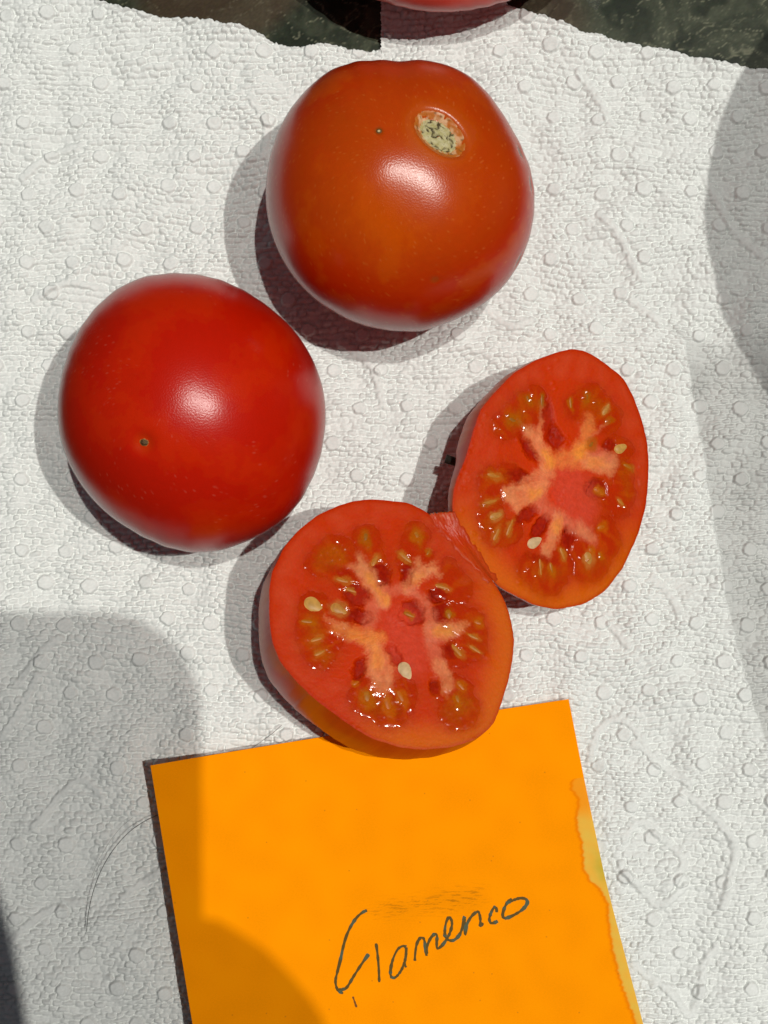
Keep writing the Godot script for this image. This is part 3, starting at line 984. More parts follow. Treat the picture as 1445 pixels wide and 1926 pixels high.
	flesh.subsurf_scatter_enabled = true
	flesh.subsurf_scatter_strength = 0.3
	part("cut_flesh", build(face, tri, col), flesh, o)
	var wet := mat(Color(1, 1, 1), 0.12, 0.4, true)
	bumped(wet, grain(0.012, 80 + salt, 2), 0.03, 0.11)
	wet.subsurf_scatter_enabled = true
	wet.subsurf_scatter_strength = 0.3
	for l in pockets.size():
		var keep := PackedInt32Array()
		keep.resize(count)
		keep.fill(-1)
		var gp := PackedVector3Array()
		var gc := PackedColorArray()
		var gt := PackedInt32Array()
		for k in range(0, tri.size(), 3):
			var used := false
			for e in 3:
				var v := tri[k + e]
				used = used or (owner_[v] == l and pocket_depth[v] < 0.35)
			if not used:
				continue
			for e in 3:
				var v := tri[k + e]
				if keep[v] < 0:
					keep[v] = gp.size()
					var d := pocket_depth[v] if owner_[v] == l else 0.5
					var fill := 0.02 - 0.06 * smoothstep(-0.5, 0.35, d) + 0.025 * noise.get_noise_2d(xy[v].x * 0.8, xy[v].y * 0.8 + l)
					gp.append(Vector3(xy[v].x, maxf(hgt[v], -0.12) + fill, -xy[v].y))
					gc.append(col[v])
				gt.append(keep[v])
		if gp.size():
			part("gel_pocket", build(gp, gt, gc), wet, o)
	for s in seeds:
		var slim := 1.0 if s[0] in ["white", "pale", "pale2"] else 0.8
		part("seed", seed_mesh(s[2], s[3] * slim, SEED[s[0]]), seed_material(s[0]), o).transform = Transform3D(Basis(Vector3.UP, s[4]), Vector3(s[1].x, SEED_SHOWN[s[0]] - minf(s[3] * slim * 0.2, 0.32), -s[1].y) * MM)
	return o


const SEED := {"white": Color(0.70, 0.46, 0.24), "pale": Color(0.62, 0.32, 0.075), "pale2": Color(0.56, 0.24, 0.05), "amber": Color(0.47, 0.145, 0.006), "amber2": Color(0.55, 0.185, 0.022), "orange": Color(0.57, 0.13, 0.005), "olive": Color(0.36, 0.115, 0.006)}
const SEED_SHOWN := {"white": 0.30, "pale": 0.22, "pale2": 0.16, "amber": 0.06, "amber2": 0.08, "orange": 0.07, "olive": 0.045}
var seed_materials := {}


func seed_material(kind: String) -> StandardMaterial3D:
	if not seed_materials.has(kind):
		seed_materials[kind] = mat(Color(1, 1, 1), 0.45 if kind == "white" else 0.38, 0.3, true)
	return seed_materials[kind]


# A flattened drop: round at one end, pointed at the other, paler along its rim.
func seed_mesh(length: float, width: float, tint: Color) -> ArrayMesh:
	var pts := PackedVector3Array()
	var colors := PackedColorArray()
	var rows := 14
	var columns := 18
	for i in rows + 1:
		var a := PI * i / rows
		var x := -cos(a)
		var w := sin(a) * (1.0 - 0.32 * x - 0.12 * x * x)
		for j in columns:
			var b := TAU * j / columns
			var n := 1.0 + 0.08 * noise.get_noise_3d(x * 3.0 + length, cos(b) * 2.0, sin(b) * 2.0)
			pts.append(Vector3(x * length * 0.5, sin(b) * w * minf(width * 0.2, 0.32) * n, cos(b) * w * width * 0.5 * n))
			var rimmed := smoothstep(0.55, 0.95, absf(cos(b)) * 0.6 + 0.45 * absf(x))
			colors.append((tint * (0.8 + 0.15 * noise.get_noise_2d(x * 4.0 + width * 9.0, b))).lerp(tint * 1.12 + Color(0.03, 0.03, 0.015), rimmed))
	return build(pts, grid_triangles(rows + 1, columns, true, true), colors)


func cut_tomato() -> void:
	var base: Vector3 = Vector3(Vector3(0.827,26.000,20.710).x, 0, Vector3(0.827,26.000,20.710).z)
	var t := thing("cut_tomato", "tomato sliced across into two joined halves showing seeds and wet flesh", "tomato", base)
	var low := half(t, Vector3(0.827,26.000,20.710), Vector3(0.99191,-0.12355,0.02928), Vector3(0.12697,0.96637,-0.22364), [Vector2(-2.94,22.25), Vector2(3.10,21.85), Vector2(5.79,20.67), Vector2(7.47,19.52), Vector2(9.81,17.01), Vector2(12.47,13.83), Vector2(15.12,11.01), Vector2(17.77,8.37), Vector2(19.39,5.53), Vector2(20.33,2.53), Vector2(20.85,-1.14), Vector2(20.51,-4.47), Vector2(19.77,-7.78), Vector2(18.36,-12.06), Vector2(17.15,-15.00), Vector2(15.31,-16.81), Vector2(13.01,-18.04), Vector2(10.07,-18.98), Vector2(5.54,-19.44), Vector2(1.67,-19.12), Vector2(-2.83,-17.77), Vector2(-6.04,-15.92), Vector2(-8.94,-13.90), Vector2(-12.17,-11.57), Vector2(-15.42,-8.42), Vector2(-17.71,-5.72), Vector2(-19.05,-2.50), Vector2(-19.61,1.09), Vector2(-19.71,5.71), Vector2(-19.45,8.72), Vector2(-17.42,13.50), Vector2(-14.85,16.65), Vector2(-11.91,19.15), Vector2(-8.28,21.00), Vector2(-5.62,21.87)],
		[
		["core",0.90,0.80,0.00,[Vector3(1.76,1.38,3.00), Vector3(2.89,-2.58,3.18), Vector3(3.76,-5.63,2.29)]],
		["pink",0.50,0.90,0.05,[Vector3(-2.46,4.11,1.32), Vector3(-2.90,1.70,1.06), Vector3(-3.68,-0.54,1.06)]],
		["arm",0.45,1.00,0.12,[Vector3(-0.88,4.69,1.23), Vector3(-2.83,7.69,1.41), Vector3(-4.07,10.17,1.32), Vector3(-4.88,12.14,0.62)]],
		["arm",0.40,0.80,0.08,[Vector3(-4.25,10.17,0.79), Vector3(-6.37,10.46,0.44)]],
		["pink",0.50,0.90,0.05,[Vector3(-1.06,6.48,0.88), Vector3(1.15,6.73,0.97), Vector3(3.37,7.16,0.97)]],
		["arm",0.40,1.00,0.12,[Vector3(3.19,6.97,1.06), Vector3(4.71,9.37,1.15), Vector3(6.05,10.04,1.06), Vector3(7.49,10.54,0.71)]],
		["arm",0.35,0.90,0.10,[Vector3(4.71,9.37,0.88), Vector3(5.00,12.29,0.35)]],
		["arm",0.30,0.80,0.08,[Vector3(6.59,10.33,0.53), Vector3(8.73,9.40,0.26)]],
		["arm",0.30,0.80,0.08,[Vector3(6.59,10.33,0.53), Vector3(7.68,11.83,0.18)]],
		["pink",0.50,0.95,0.05,[Vector3(3.81,6.63,0.88), Vector3(5.76,5.25,0.88), Vector3(6.72,3.30,0.97), Vector3(7.05,0.63,1.15)]],
		["arm",0.45,1.00,0.12,[Vector3(7.05,0.10,1.41), Vector3(9.35,0.07,1.41), Vector3(11.12,0.39,1.32)]],
		["arm",0.30,0.80,0.08,[Vector3(11.13,0.74,0.62), Vector3(12.92,1.51,0.26)]],
		["pink",0.50,0.90,0.05,[Vector3(6.87,0.18,1.23), Vector3(7.20,-2.91,1.23), Vector3(8.23,-5.53,1.15)]],
		["arm",0.40,0.85,0.10,[Vector3(8.23,-5.35,1.06), Vector3(9.27,-7.26,1.06), Vector3(9.78,-8.99,0.88)]],
		["arm",0.30,0.60,0.05,[Vector3(9.43,-9.00,0.35), Vector3(8.71,-10.32,0.26)]],
		["arm",0.30,0.60,0.05,[Vector3(9.78,-8.99,0.35), Vector3(9.67,-10.91,0.18)]],
		["arm",0.50,1.00,0.12,[Vector3(-2.63,-1.84,1.32), Vector3(-2.10,-4.20,1.68), Vector3(-1.39,-6.63,2.21), Vector3(-0.96,-8.71,1.85)]],
		["orange",0.50,1.00,0.12,[Vector3(-1.75,-1.37,1.15), Vector3(-3.67,-1.42,1.41), Vector3(-6.65,-0.62,1.23), Vector3(-9.26,0.19,0.79)]],
		["arm",0.35,0.80,0.10,[Vector3(-7.18,0.43,0.62), Vector3(-9.62,1.07,0.35), Vector3(-10.50,2.10,0.18)]],
		["yellow",0.50,0.75,0.02,[Vector3(-0.53,4.79,0.62), Vector3(-1.94,6.81,0.44), Vector3(-3.71,9.10,0.35)]],
		["yellow",0.50,0.70,0.02,[Vector3(8.28,-0.04,0.79), Vector3(9.97,0.00,0.71)]],
		["yellow",0.50,0.55,0.02,[Vector3(-2.45,-3.33,0.79), Vector3(-1.74,-5.76,0.88)]],
		["yellow",0.50,0.55,0.02,[Vector3(4.53,8.18,0.44), Vector3(5.16,9.20,0.44)]],
		["yellow",0.50,0.40,0.02,[Vector3(-6.29,-1.05,0.53), Vector3(-2.80,-1.66,0.71)]],
		["olive",0.80,0.70,0.00,[Vector3(-12.41,1.43,1.23), Vector3(-12.02,-1.64,1.41), Vector3(-10.95,-4.42,1.23)]],
		["olive",0.80,0.75,0.00,[Vector3(-10.61,11.59,1.76), Vector3(-8.86,12.37,1.94)]],
		["olive",0.70,0.50,0.00,[Vector3(-3.92,15.64,1.06), Vector3(-3.73,13.82,0.71)]],
		["olive",0.80,0.70,0.00,[Vector3(10.96,-12.88,1.94), Vector3(11.85,-11.73,1.76)]],
		["olive",0.80,0.50,0.00,[Vector3(-2.77,-12.72,1.41), Vector3(1.12,-13.08,1.23)]],
		["olive",0.70,0.40,0.00,[Vector3(4.75,16.40,1.23), Vector3(5.19,14.12,0.71)]],
		["olive",0.80,0.30,0.00,[Vector3(13.08,0.80,1.41), Vector3(14.10,-2.29,1.23)]]],
		[
		["hollow",0.35,0.95,-0.50,Vector2(3.88,3.04),2.21,2.05,0.03],
		["spot",0.50,0.80,0.20,Vector2(1.76,2.27),1.59,1.25,0.03],
		["hollow",0.40,0.80,-0.40,Vector2(-5.37,5.64),2.10,1.80,-0.33],
		["hollow",0.35,0.95,-0.60,Vector2(-5.09,2.26),2.36,1.16,-0.15],
		["hollow",0.40,0.95,-0.60,Vector2(-1.42,9.53),1.26,2.13,0.52],
		["hollow",0.40,0.95,-0.60,Vector2(3.02,9.86),1.06,2.19,-0.15],
		["hollow",0.35,0.90,-0.50,Vector2(7.98,6.03),1.79,1.07,0.17],
		["hollow",0.35,0.95,-0.60,Vector2(8.76,3.18),1.50,1.63,-0.24],
		["hollow",0.40,0.85,-0.50,Vector2(10.20,-3.01),1.39,1.26,-0.69],
		["hollow",0.40,0.90,-0.50,Vector2(-4.87,-6.54),1.12,1.75,-0.24],
		["hollow",0.40,0.90,-0.50,Vector2(0.96,-4.12),0.98,1.65,0.54],
		["hollow",0.40,0.80,-0.40,Vector2(7.32,-9.22),0.79,1.31,0.02],
		["hollow",0.50,0.50,-0.20,Vector2(-2.25,-12.54),0.78,2.23,0.26],
		["hollow",0.50,0.50,-0.20,Vector2(0.86,-12.22),0.79,2.06,0.37],
		["hollow",0.60,0.45,-0.10,Vector2(-8.13,9.59),2.28,0.81,-0.33]],
		[
		["gel",0.80,0.90,0.00,[Vector3(-11.66,10.83,2.46), Vector3(-9.03,12.27,3.68), Vector3(-7.24,8.72,2.25)]],
		["gel",0.80,0.70,0.00,[Vector3(-3.74,15.64,2.46), Vector3(-2.31,12.04,1.84), Vector3(-1.06,9.82,1.64)]],
		["gel",0.80,0.80,0.00,[Vector3(4.75,16.40,2.46), Vector3(2.94,11.76,1.84), Vector3(6.07,12.78,1.43)]],
		["gel",0.80,0.80,0.00,[Vector3(10.09,11.08,1.64), Vector3(11.39,7.49,2.86), Vector3(9.15,7.15,1.64)]],
		["gel",0.80,0.90,0.00,[Vector3(10.00,2.95,2.25), Vector3(13.54,1.26,2.86), Vector3(13.93,-2.30,2.66), Vector3(11.07,-3.87,2.25)]],
		["gel",0.80,0.95,0.00,[Vector3(11.00,-9.84,2.86), Vector3(11.31,-12.61,3.68), Vector3(8.37,-9.90,1.23)]],
		["gel",0.80,0.90,0.00,[Vector3(-3.64,-11.02,3.07), Vector3(0.26,-12.49,3.68), Vector3(2.61,-10.02,2.46)]],
		["gel",0.80,0.90,0.00,[Vector3(-12.26,3.65,2.66), Vector3(-12.56,-0.34,3.07), Vector3(-11.13,-4.07,2.86), Vector3(-7.19,2.91,1.64)]]],
		[
		["pale",Vector2(-12.35,3.83),3.65,2.40,-0.418],
		["pale2",Vector2(-8.33,3.23),3.04,1.87,-0.418],
		["amber",Vector2(-13.27,1.05),3.03,0.88,-0.079],
		["amber2",Vector2(-11.67,-1.81),2.61,0.79,0.290],
		["amber2",Vector2(-11.30,-4.08),2.26,0.78,0.463],
		["amber2",Vector2(-7.59,8.08),3.15,0.99,-0.238],
		["olive",Vector2(-3.92,15.36),2.92,1.33,-1.567],
		["amber2",Vector2(-2.31,11.86),2.56,0.97,1.151],
		["amber",Vector2(4.75,16.03),3.08,1.46,-1.230],
		["amber2",Vector2(2.68,12.39),2.83,1.01,-0.691],
		["amber",Vector2(6.62,13.44),1.48,0.71,1.059],
		["amber2",Vector2(8.98,7.51),2.83,0.82,-0.237],
		["amber",Vector2(10.00,2.86),1.78,1.43,-1.408],
		["amber",Vector2(3.35,2.67),1.92,0.81,-0.418],
		["orange",Vector2(14.97,1.65),2.11,1.45,-0.328],
		["amber2",Vector2(14.04,-0.78),2.28,0.72,-0.418],
		["amber2",Vector2(14.36,-2.91),2.78,0.72,-0.598],
		["amber2",Vector2(11.43,-3.33),3.12,0.90,-0.870],
		["white",Vector2(2.70,-6.71),3.11,2.03,-1.044],
		["amber",Vector2(11.33,-11.40),2.32,1.06,-1.228],
		["orange",Vector2(11.89,-9.03),2.58,1.34,-0.868],
		["amber",Vector2(-3.55,-11.36),3.61,1.99,-1.427],
		["orange",Vector2(-0.26,-12.33),3.77,1.48,-1.307],
		["orange",Vector2(2.08,-11.24),3.60,1.40,-1.078],
		["orange",Vector2(-5.46,-8.90),1.22,0.77,0.543],
		["amber2",Vector2(-6.34,6.50),1.92,0.72,-0.328]],
		[Vector3(-11.32,12.47,1.30), Vector3(-10.27,12.96,1.00), Vector3(-9.31,14.08,1.00), Vector3(-9.05,13.73,1.00), Vector3(-8.69,13.19,1.00), Vector3(-9.47,12.44,1.00), Vector3(-9.38,11.72,1.00), Vector3(-8.15,11.85,1.00), Vector3(-8.79,14.92,1.00), Vector3(-8.35,14.75,1.00), Vector3(-7.72,14.32,1.00), Vector3(-7.28,13.60,1.00), Vector3(-3.47,14.10,1.20), Vector3(-11.32,4.48,1.00), Vector3(-10.97,4.76,1.00), Vector3(-11.14,4.04,1.00), Vector3(-7.63,2.36,1.00), Vector3(4.29,14.55,1.10), Vector3(4.92,15.21,1.00), Vector3(7.82,18.08,1.00), Vector3(8.45,17.36,1.30), Vector3(9.16,16.65,1.00), Vector3(9.70,16.48,1.00), Vector3(10.50,15.86,1.00), Vector3(-0.44,-10.69,1.10), Vector3(3.12,-13.12,1.00), Vector3(3.46,-12.77,1.00), Vector3(11.31,-12.61,1.20), Vector3(16.12,-4.01,1.00), Vector3(-5.85,-15.61,1.00), Vector3(-5.08,-16.20,1.00), Vector3(13.86,-17.56,1.00), Vector3(14.59,11.14,1.00), Vector3(12.91,13.46,1.00)], {"depth": 27.59, "pole": Vector2(-3.8, -1.6), "round": 0.7, "bulge": 0.06, "join": Vector2(0.7, 0.714), "glow": 0.9, "glow_at": Vector2(0.8, -0.6), "drop": 0.07}, 1)
	low.set_meta("label", "nearer half lying flatter, its cut face toward the viewer")
	var high := half(t, Vector3(28.746,15.500,-4.753), Vector3(0.94759,-0.31949,-0.00029), Vector3(0.31944,0.94741,0.01955), [Vector2(3.73,22.71), Vector2(6.42,22.41), Vector2(9.13,21.07), Vector2(13.58,18.19), Vector2(15.64,14.87), Vector2(17.37,10.59), Vector2(18.34,6.90), Vector2(18.62,3.50), Vector2(18.49,-0.53), Vector2(18.07,-4.26), Vector2(16.69,-8.91), Vector2(13.60,-15.09), Vector2(10.20,-19.08), Vector2(6.16,-21.36), Vector2(0.83,-22.25), Vector2(-3.13,-21.48), Vector2(-6.40,-19.98), Vector2(-9.00,-18.78), Vector2(-10.56,-17.65), Vector2(-12.88,-15.22), Vector2(-15.13,-12.56), Vector2(-16.90,-9.61), Vector2(-17.96,-6.67), Vector2(-18.28,-4.90), Vector2(-17.98,-1.93), Vector2(-17.26,0.16), Vector2(-16.32,2.26), Vector2(-15.53,4.37), Vector2(-14.58,7.68), Vector2(-13.25,11.46), Vector2(-11.07,14.09), Vector2(-7.18,18.02), Vector2(-2.92,20.49), Vector2(1.39,22.07)],
		[
		["core",0.90,0.90,0.00,[Vector3(3.20,1.17,2.67), Vector3(4.22,-2.01,4.01), Vector3(5.23,-4.74,3.44)]],
		["pink",0.50,0.90,0.05,[Vector3(-1.30,-0.03,1.43), Vector3(-2.38,-2.60,1.34), Vector3(-1.58,-4.86,1.24), Vector3(1.01,-6.37,1.34)]],
		["arm",0.45,1.00,0.12,[Vector3(-0.60,1.54,1.43), Vector3(-1.81,4.88,1.24), Vector3(-3.80,7.73,1.15), Vector3(-4.79,8.61,0.67)]],
		["arm",0.30,0.80,0.08,[Vector3(-2.41,6.50,0.57), Vector3(-2.12,9.70,0.38), Vector3(-1.83,13.27,0.19)]],
		["arm",0.30,0.70,0.08,[Vector3(-4.00,8.09,0.57), Vector3(-5.98,9.56,0.29)]],
		["arm",0.45,1.00,0.12,[Vector3(-1.79,-1.22,1.34), Vector3(-4.26,-2.82,1.72), Vector3(-7.21,-2.70,1.72), Vector3(-8.49,-2.27,0.96)]],
		["arm",0.40,0.80,0.10,[Vector3(-1.80,1.23,0.96), Vector3(-3.78,0.09,0.96), Vector3(-5.25,-1.30,0.96)]],
		["arm",0.40,0.90,0.10,[Vector3(-7.51,-3.16,1.15), Vector3(-6.52,-4.95,0.96)]],
		["arm",0.40,1.00,0.10,[Vector3(1.21,-6.54,1.15), Vector3(0.72,-8.56,0.86), Vector3(-0.17,-10.93,1.24), Vector3(-0.96,-12.21,1.05)]],
		["pink",0.45,1.00,0.10,[Vector3(2.02,-6.90,1.15), Vector3(4.23,-7.78,1.24), Vector3(6.55,-9.12,1.34), Vector3(7.88,-10.49,0.86)]],
		["arm",0.40,0.50,0.10,[Vector3(5.24,-8.41,0.76), Vector3(7.47,-9.94,0.76)]],
		["orange",0.50,0.90,0.10,[Vector3(-0.21,3.10,1.34), Vector3(2.70,3.73,1.53), Vector3(6.23,3.45,1.53)]],
		["arm",0.45,1.00,0.12,[Vector3(6.63,3.47,1.43), Vector3(9.28,2.98,1.72), Vector3(11.33,3.59,1.43)]],
		["arm",0.40,0.90,0.10,[Vector3(10.92,2.66,0.96), Vector3(11.33,1.56,0.76)]],
		["orange",0.50,1.00,0.10,[Vector3(5.01,4.89,1.34), Vector3(6.02,6.58,1.05), Vector3(6.83,9.00,1.15), Vector3(7.03,10.85,0.76)]],
		["arm",0.30,0.70,0.08,[Vector3(7.03,7.16,0.48), Vector3(8.25,8.22,0.29), Vector3(10.50,10.14,0.19)]],
		["pink",0.50,0.80,0.05,[Vector3(8.26,4.99,0.96), Vector3(10.82,4.13,0.96)]],
		["yellow",0.50,0.80,0.02,[Vector3(-0.21,2.55,0.76), Vector3(-1.21,4.53,0.57)]],
		["yellow",0.50,0.80,0.02,[Vector3(-3.77,-2.63,0.76), Vector3(-2.38,-2.06,0.67)]],
		["yellow",0.50,0.75,0.02,[Vector3(1.12,-7.09,0.57), Vector3(0.72,-8.74,0.48)]],
		["yellow",0.60,0.80,0.02,[Vector3(5.01,4.71,0.96), Vector3(6.23,5.66,0.76)]],
		["yellow",0.50,0.40,0.02,[Vector3(7.45,3.30,0.86), Vector3(9.79,3.00,0.76)]],
		["olive",0.80,0.75,0.00,[Vector3(-7.26,9.97,1.53), Vector3(-5.78,10.93,1.34)]],
		["olive",0.80,0.60,0.00,[Vector3(-4.81,13.52,1.15), Vector3(-2.82,12.87,0.96)]],
		["olive",0.80,0.65,0.00,[Vector3(7.02,13.99,1.53), Vector3(9.78,12.25,1.34)]],
		["olive",0.80,0.60,0.00,[Vector3(-11.13,0.37,1.15), Vector3(-9.18,0.15,0.96)]],
		["olive",0.80,0.50,0.00,[Vector3(13.90,2.36,0.96), Vector3(14.42,-2.26,0.86)]],
		["olive",0.80,0.50,0.00,[Vector3(-1.75,-15.76,1.53), Vector3(1.24,-16.02,1.15)]],
		["olive",0.80,0.55,0.00,[Vector3(7.27,-14.35,1.72), Vector3(9.30,-13.42,1.15)]],
		["olive",0.80,0.50,0.00,[Vector3(-11.10,-7.72,1.53), Vector3(-8.66,-9.04,1.34)]]],
		[
		["spot",0.50,0.95,-0.10,Vector2(0.51,-3.00),1.80,1.82,0.02],
		["hollow",0.40,0.95,-0.60,Vector2(-4.19,4.99),0.78,2.51,0.64],
		["hollow",0.40,0.90,-0.50,Vector2(-6.14,0.40),2.45,1.18,-0.11],
		["hollow",0.40,0.90,-0.50,Vector2(-4.74,-6.09),2.33,1.02,0.53],
		["hollow",0.35,0.95,-0.60,Vector2(-1.97,-8.05),1.15,2.28,-0.65],
		["hollow",0.40,0.95,-0.60,Vector2(3.13,-10.17),1.21,1.92,0.01],
		["hollow",0.40,0.90,-0.50,Vector2(8.37,-1.46),2.01,1.69,-0.30],
		["hollow",0.50,0.80,-0.40,Vector2(0.68,7.05),1.41,2.19,0.22],
		["hollow",0.40,0.85,-0.40,Vector2(10.81,6.17),1.23,1.11,0.03],
		["hollow",0.50,0.70,-0.30,Vector2(-0.82,10.20),1.20,3.65,0.12],
		["hollow",0.50,0.60,-0.20,Vector2(-1.95,-13.67),2.57,0.73,-0.15]],
		[
		["gel",0.80,0.90,0.00,[Vector3(-8.72,9.02,2.48), Vector3(-5.29,11.41,3.38), Vector3(-3.32,13.76,2.48)]],
		["gel",0.80,0.90,0.00,[Vector3(4.69,12.70,2.25), Vector3(7.74,13.74,3.16), Vector3(10.81,11.08,2.93)]],
		["gel",0.80,0.80,0.00,[Vector3(12.35,6.03,2.25), Vector3(13.59,5.60,2.25)]],
		["gel",0.80,0.90,0.00,[Vector3(13.59,1.89,2.03), Vector3(13.91,-1.81,2.48), Vector3(13.19,-4.60,2.03), Vector3(9.29,-1.91,2.03)]],
		["gel",0.80,0.95,0.00,[Vector3(3.73,-10.71,1.80), Vector3(7.27,-13.89,3.83), Vector3(10.32,-10.65,3.16), Vector3(10.32,-7.88,2.03)]],
		["gel",0.80,0.95,0.00,[Vector3(-3.73,-15.31,2.71), Vector3(-0.75,-16.39,3.83), Vector3(2.23,-14.38,2.48)]],
		["gel",0.80,0.90,0.00,[Vector3(-11.10,-6.37,2.71), Vector3(-10.12,-9.06,2.71), Vector3(-7.49,-9.02,2.25)]],
		["gel",0.80,0.90,0.00,[Vector3(-11.61,-0.09,2.25), Vector3(-11.11,-3.23,2.25), Vector3(-8.20,0.44,2.48)]]],
		[
		["white",Vector2(-3.15,-10.78),2.92,1.76,0.495],
		["pale",Vector2(13.28,5.78),2.87,1.69,0.423],
		["olive",Vector2(7.54,6.44),2.44,1.74,0.839],
		["orange",Vector2(9.08,-1.82),2.37,1.34,-0.464],
		["orange",Vector2(9.60,-7.98),2.23,1.30,0.330],
		["pale2",Vector2(6.97,-13.61),2.94,1.62,-1.377],
		["pale2",Vector2(-10.23,-6.36),2.71,1.18,0.339],
		["amber2",Vector2(-7.78,-8.40),3.29,0.87,1.199],
		["amber2",Vector2(-10.12,-9.41),3.30,1.05,1.109],
		["amber2",Vector2(2.13,-12.83),2.58,0.79,-1.187],
		["amber2",Vector2(-2.05,-15.12),3.08,0.59,-1.473],
		["amber",Vector2(0.04,-15.39),2.46,0.79,-1.377],
		["amber2",Vector2(-10.55,0.39),3.28,1.00,-0.220],
		["amber2",Vector2(-11.31,-4.04),3.49,0.81,0.261],
		["olive",Vector2(-4.31,13.45),2.20,0.89,-0.997],
		["olive",Vector2(-1.83,13.54),2.37,0.80,-1.530],
		["olive",Vector2(-7.26,9.97),3.26,1.49,-0.376],
		["olive",Vector2(6.62,14.34),2.61,0.91,-1.759],
		["pale2",Vector2(10.29,12.45),2.32,0.79,1.014],
		["olive",Vector2(11.01,10.44),2.04,0.94,0.508],
		["amber",Vector2(14.73,2.57),2.42,0.86,-0.374],
		["amber2",Vector2(13.29,-3.77),2.33,0.79,-0.722],
		["amber",Vector2(9.41,-13.05),1.73,0.69,-0.818],
		["amber",Vector2(3.58,13.12),2.57,0.71,-1.473],
		["orange",Vector2(7.47,-12.14),1.50,1.19,-0.999]],
		[Vector3(-3.52,14.48,1.00), Vector3(-3.82,13.56,1.00), Vector3(-5.00,11.60,1.00), Vector3(-9.71,10.61,1.00), Vector3(-8.04,10.67,1.00), Vector3(-10.19,8.42,1.00), Vector3(-9.50,8.27,1.00), Vector3(-6.36,6.56,1.00), Vector3(6.72,15.36,1.00), Vector3(6.11,14.32,1.00), Vector3(8.25,13.57,1.20), Vector3(10.60,10.42,1.30), Vector3(11.01,10.81,1.00), Vector3(5.31,9.96,1.00), Vector3(0.28,7.50,1.00), Vector3(2.99,7.40,1.00), Vector3(3.60,6.59,1.20), Vector3(2.79,6.39,1.00), Vector3(5.41,6.37,1.00), Vector3(0.66,15.66,1.00), Vector3(0.16,16.65,1.00), Vector3(-16.44,1.59,1.00), Vector3(-16.92,0.23,1.00), Vector3(-15.28,-0.62,1.00), Vector3(-14.99,-0.17,1.00), Vector3(-16.62,-1.82,1.20), Vector3(-15.95,-1.98,1.00), Vector3(-16.41,-5.56,1.00), Vector3(-13.24,-4.61,1.00), Vector3(-12.37,-4.60,1.00), Vector3(-13.23,-6.14,1.00), Vector3(-14.38,-9.29,1.50), Vector3(-14.18,-9.55,1.00), Vector3(-12.55,-8.46,1.00), Vector3(-11.09,-8.62,1.00), Vector3(-10.61,-9.15,1.00), Vector3(-13.02,-10.26,1.00), Vector3(-14.47,-11.08,1.20), Vector3(-15.90,-12.70,1.00), Vector3(-13.50,-12.23,1.00), Vector3(-4.22,-15.32,1.50), Vector3(-4.71,-15.77,1.20), Vector3(-2.84,-16.58,1.00), Vector3(-5.99,-17.67,1.00), Vector3(-3.04,-14.04,1.00), Vector3(5.45,-13.44,1.00), Vector3(6.87,-13.71,1.20), Vector3(9.30,-13.23,1.00), Vector3(2.23,-10.55,1.00), Vector3(0.83,-12.02,1.00), Vector3(1.71,-3.43,1.00), Vector3(2.21,-2.87,1.00), Vector3(16.91,2.63,1.00), Vector3(16.91,0.11,1.00), Vector3(17.01,-0.54,1.00), Vector3(12.98,-4.33,1.00), Vector3(14.01,-4.59,1.00), Vector3(10.01,-3.09,1.00), Vector3(-15.11,4.31,1.00), Vector3(-14.54,5.40,1.00), Vector3(-13.10,8.86,1.00), Vector3(-12.33,10.69,1.00), Vector3(-15.48,0.72,1.00), Vector3(-15.86,-0.64,1.00), Vector3(0.95,20.72,1.00), Vector3(-0.35,19.19,1.00)], {"depth": 15.42, "pole": Vector2(-1.5, 0.0), "round": 0.7, "bulge": 0.01, "join": Vector2(-0.77, -0.64), "glow": 0.9, "glow_at": Vector2(-0.1, -1.0), "drop": 0.16}, 2)
	high.set_meta("label", "farther half tipped on its side, its rim raised at the join")
	# the strip of flesh and skin that still joins the halves
	var a := smooth([Vector3(7.629,20.626,1.349), Vector3(9.046,20.855,3.146), Vector3(10.817,21.037,4.936), Vector3(12.758,21.278,7.080), Vector3(14.695,21.498,9.129), Vector3(16.627,21.717,11.173), Vector3(17.942,21.873,12.591)], 6)
	var b := smooth([Vector3(11.622,21.155,1.019), Vector3(12.433,20.834,3.323), Vector3(13.609,20.397,5.269), Vector3(14.971,19.894,7.397), Vector3(16.427,19.359,9.531), Vector3(17.798,18.856,11.493), Vector3(18.713,18.520,12.834)], 6)
	var n := a.size()
	var across := 32
	var pts := PackedVector3Array()
	var colors := PackedColorArray()
	var na := Vector3(0.12697,0.96637,-0.22364)
	var nb := Vector3(0.31944,0.94741,0.01955)
	var na_at := Vector3(0.827,26.000,20.710)
	var nb_at := Vector3(28.746,15.500,-4.753)
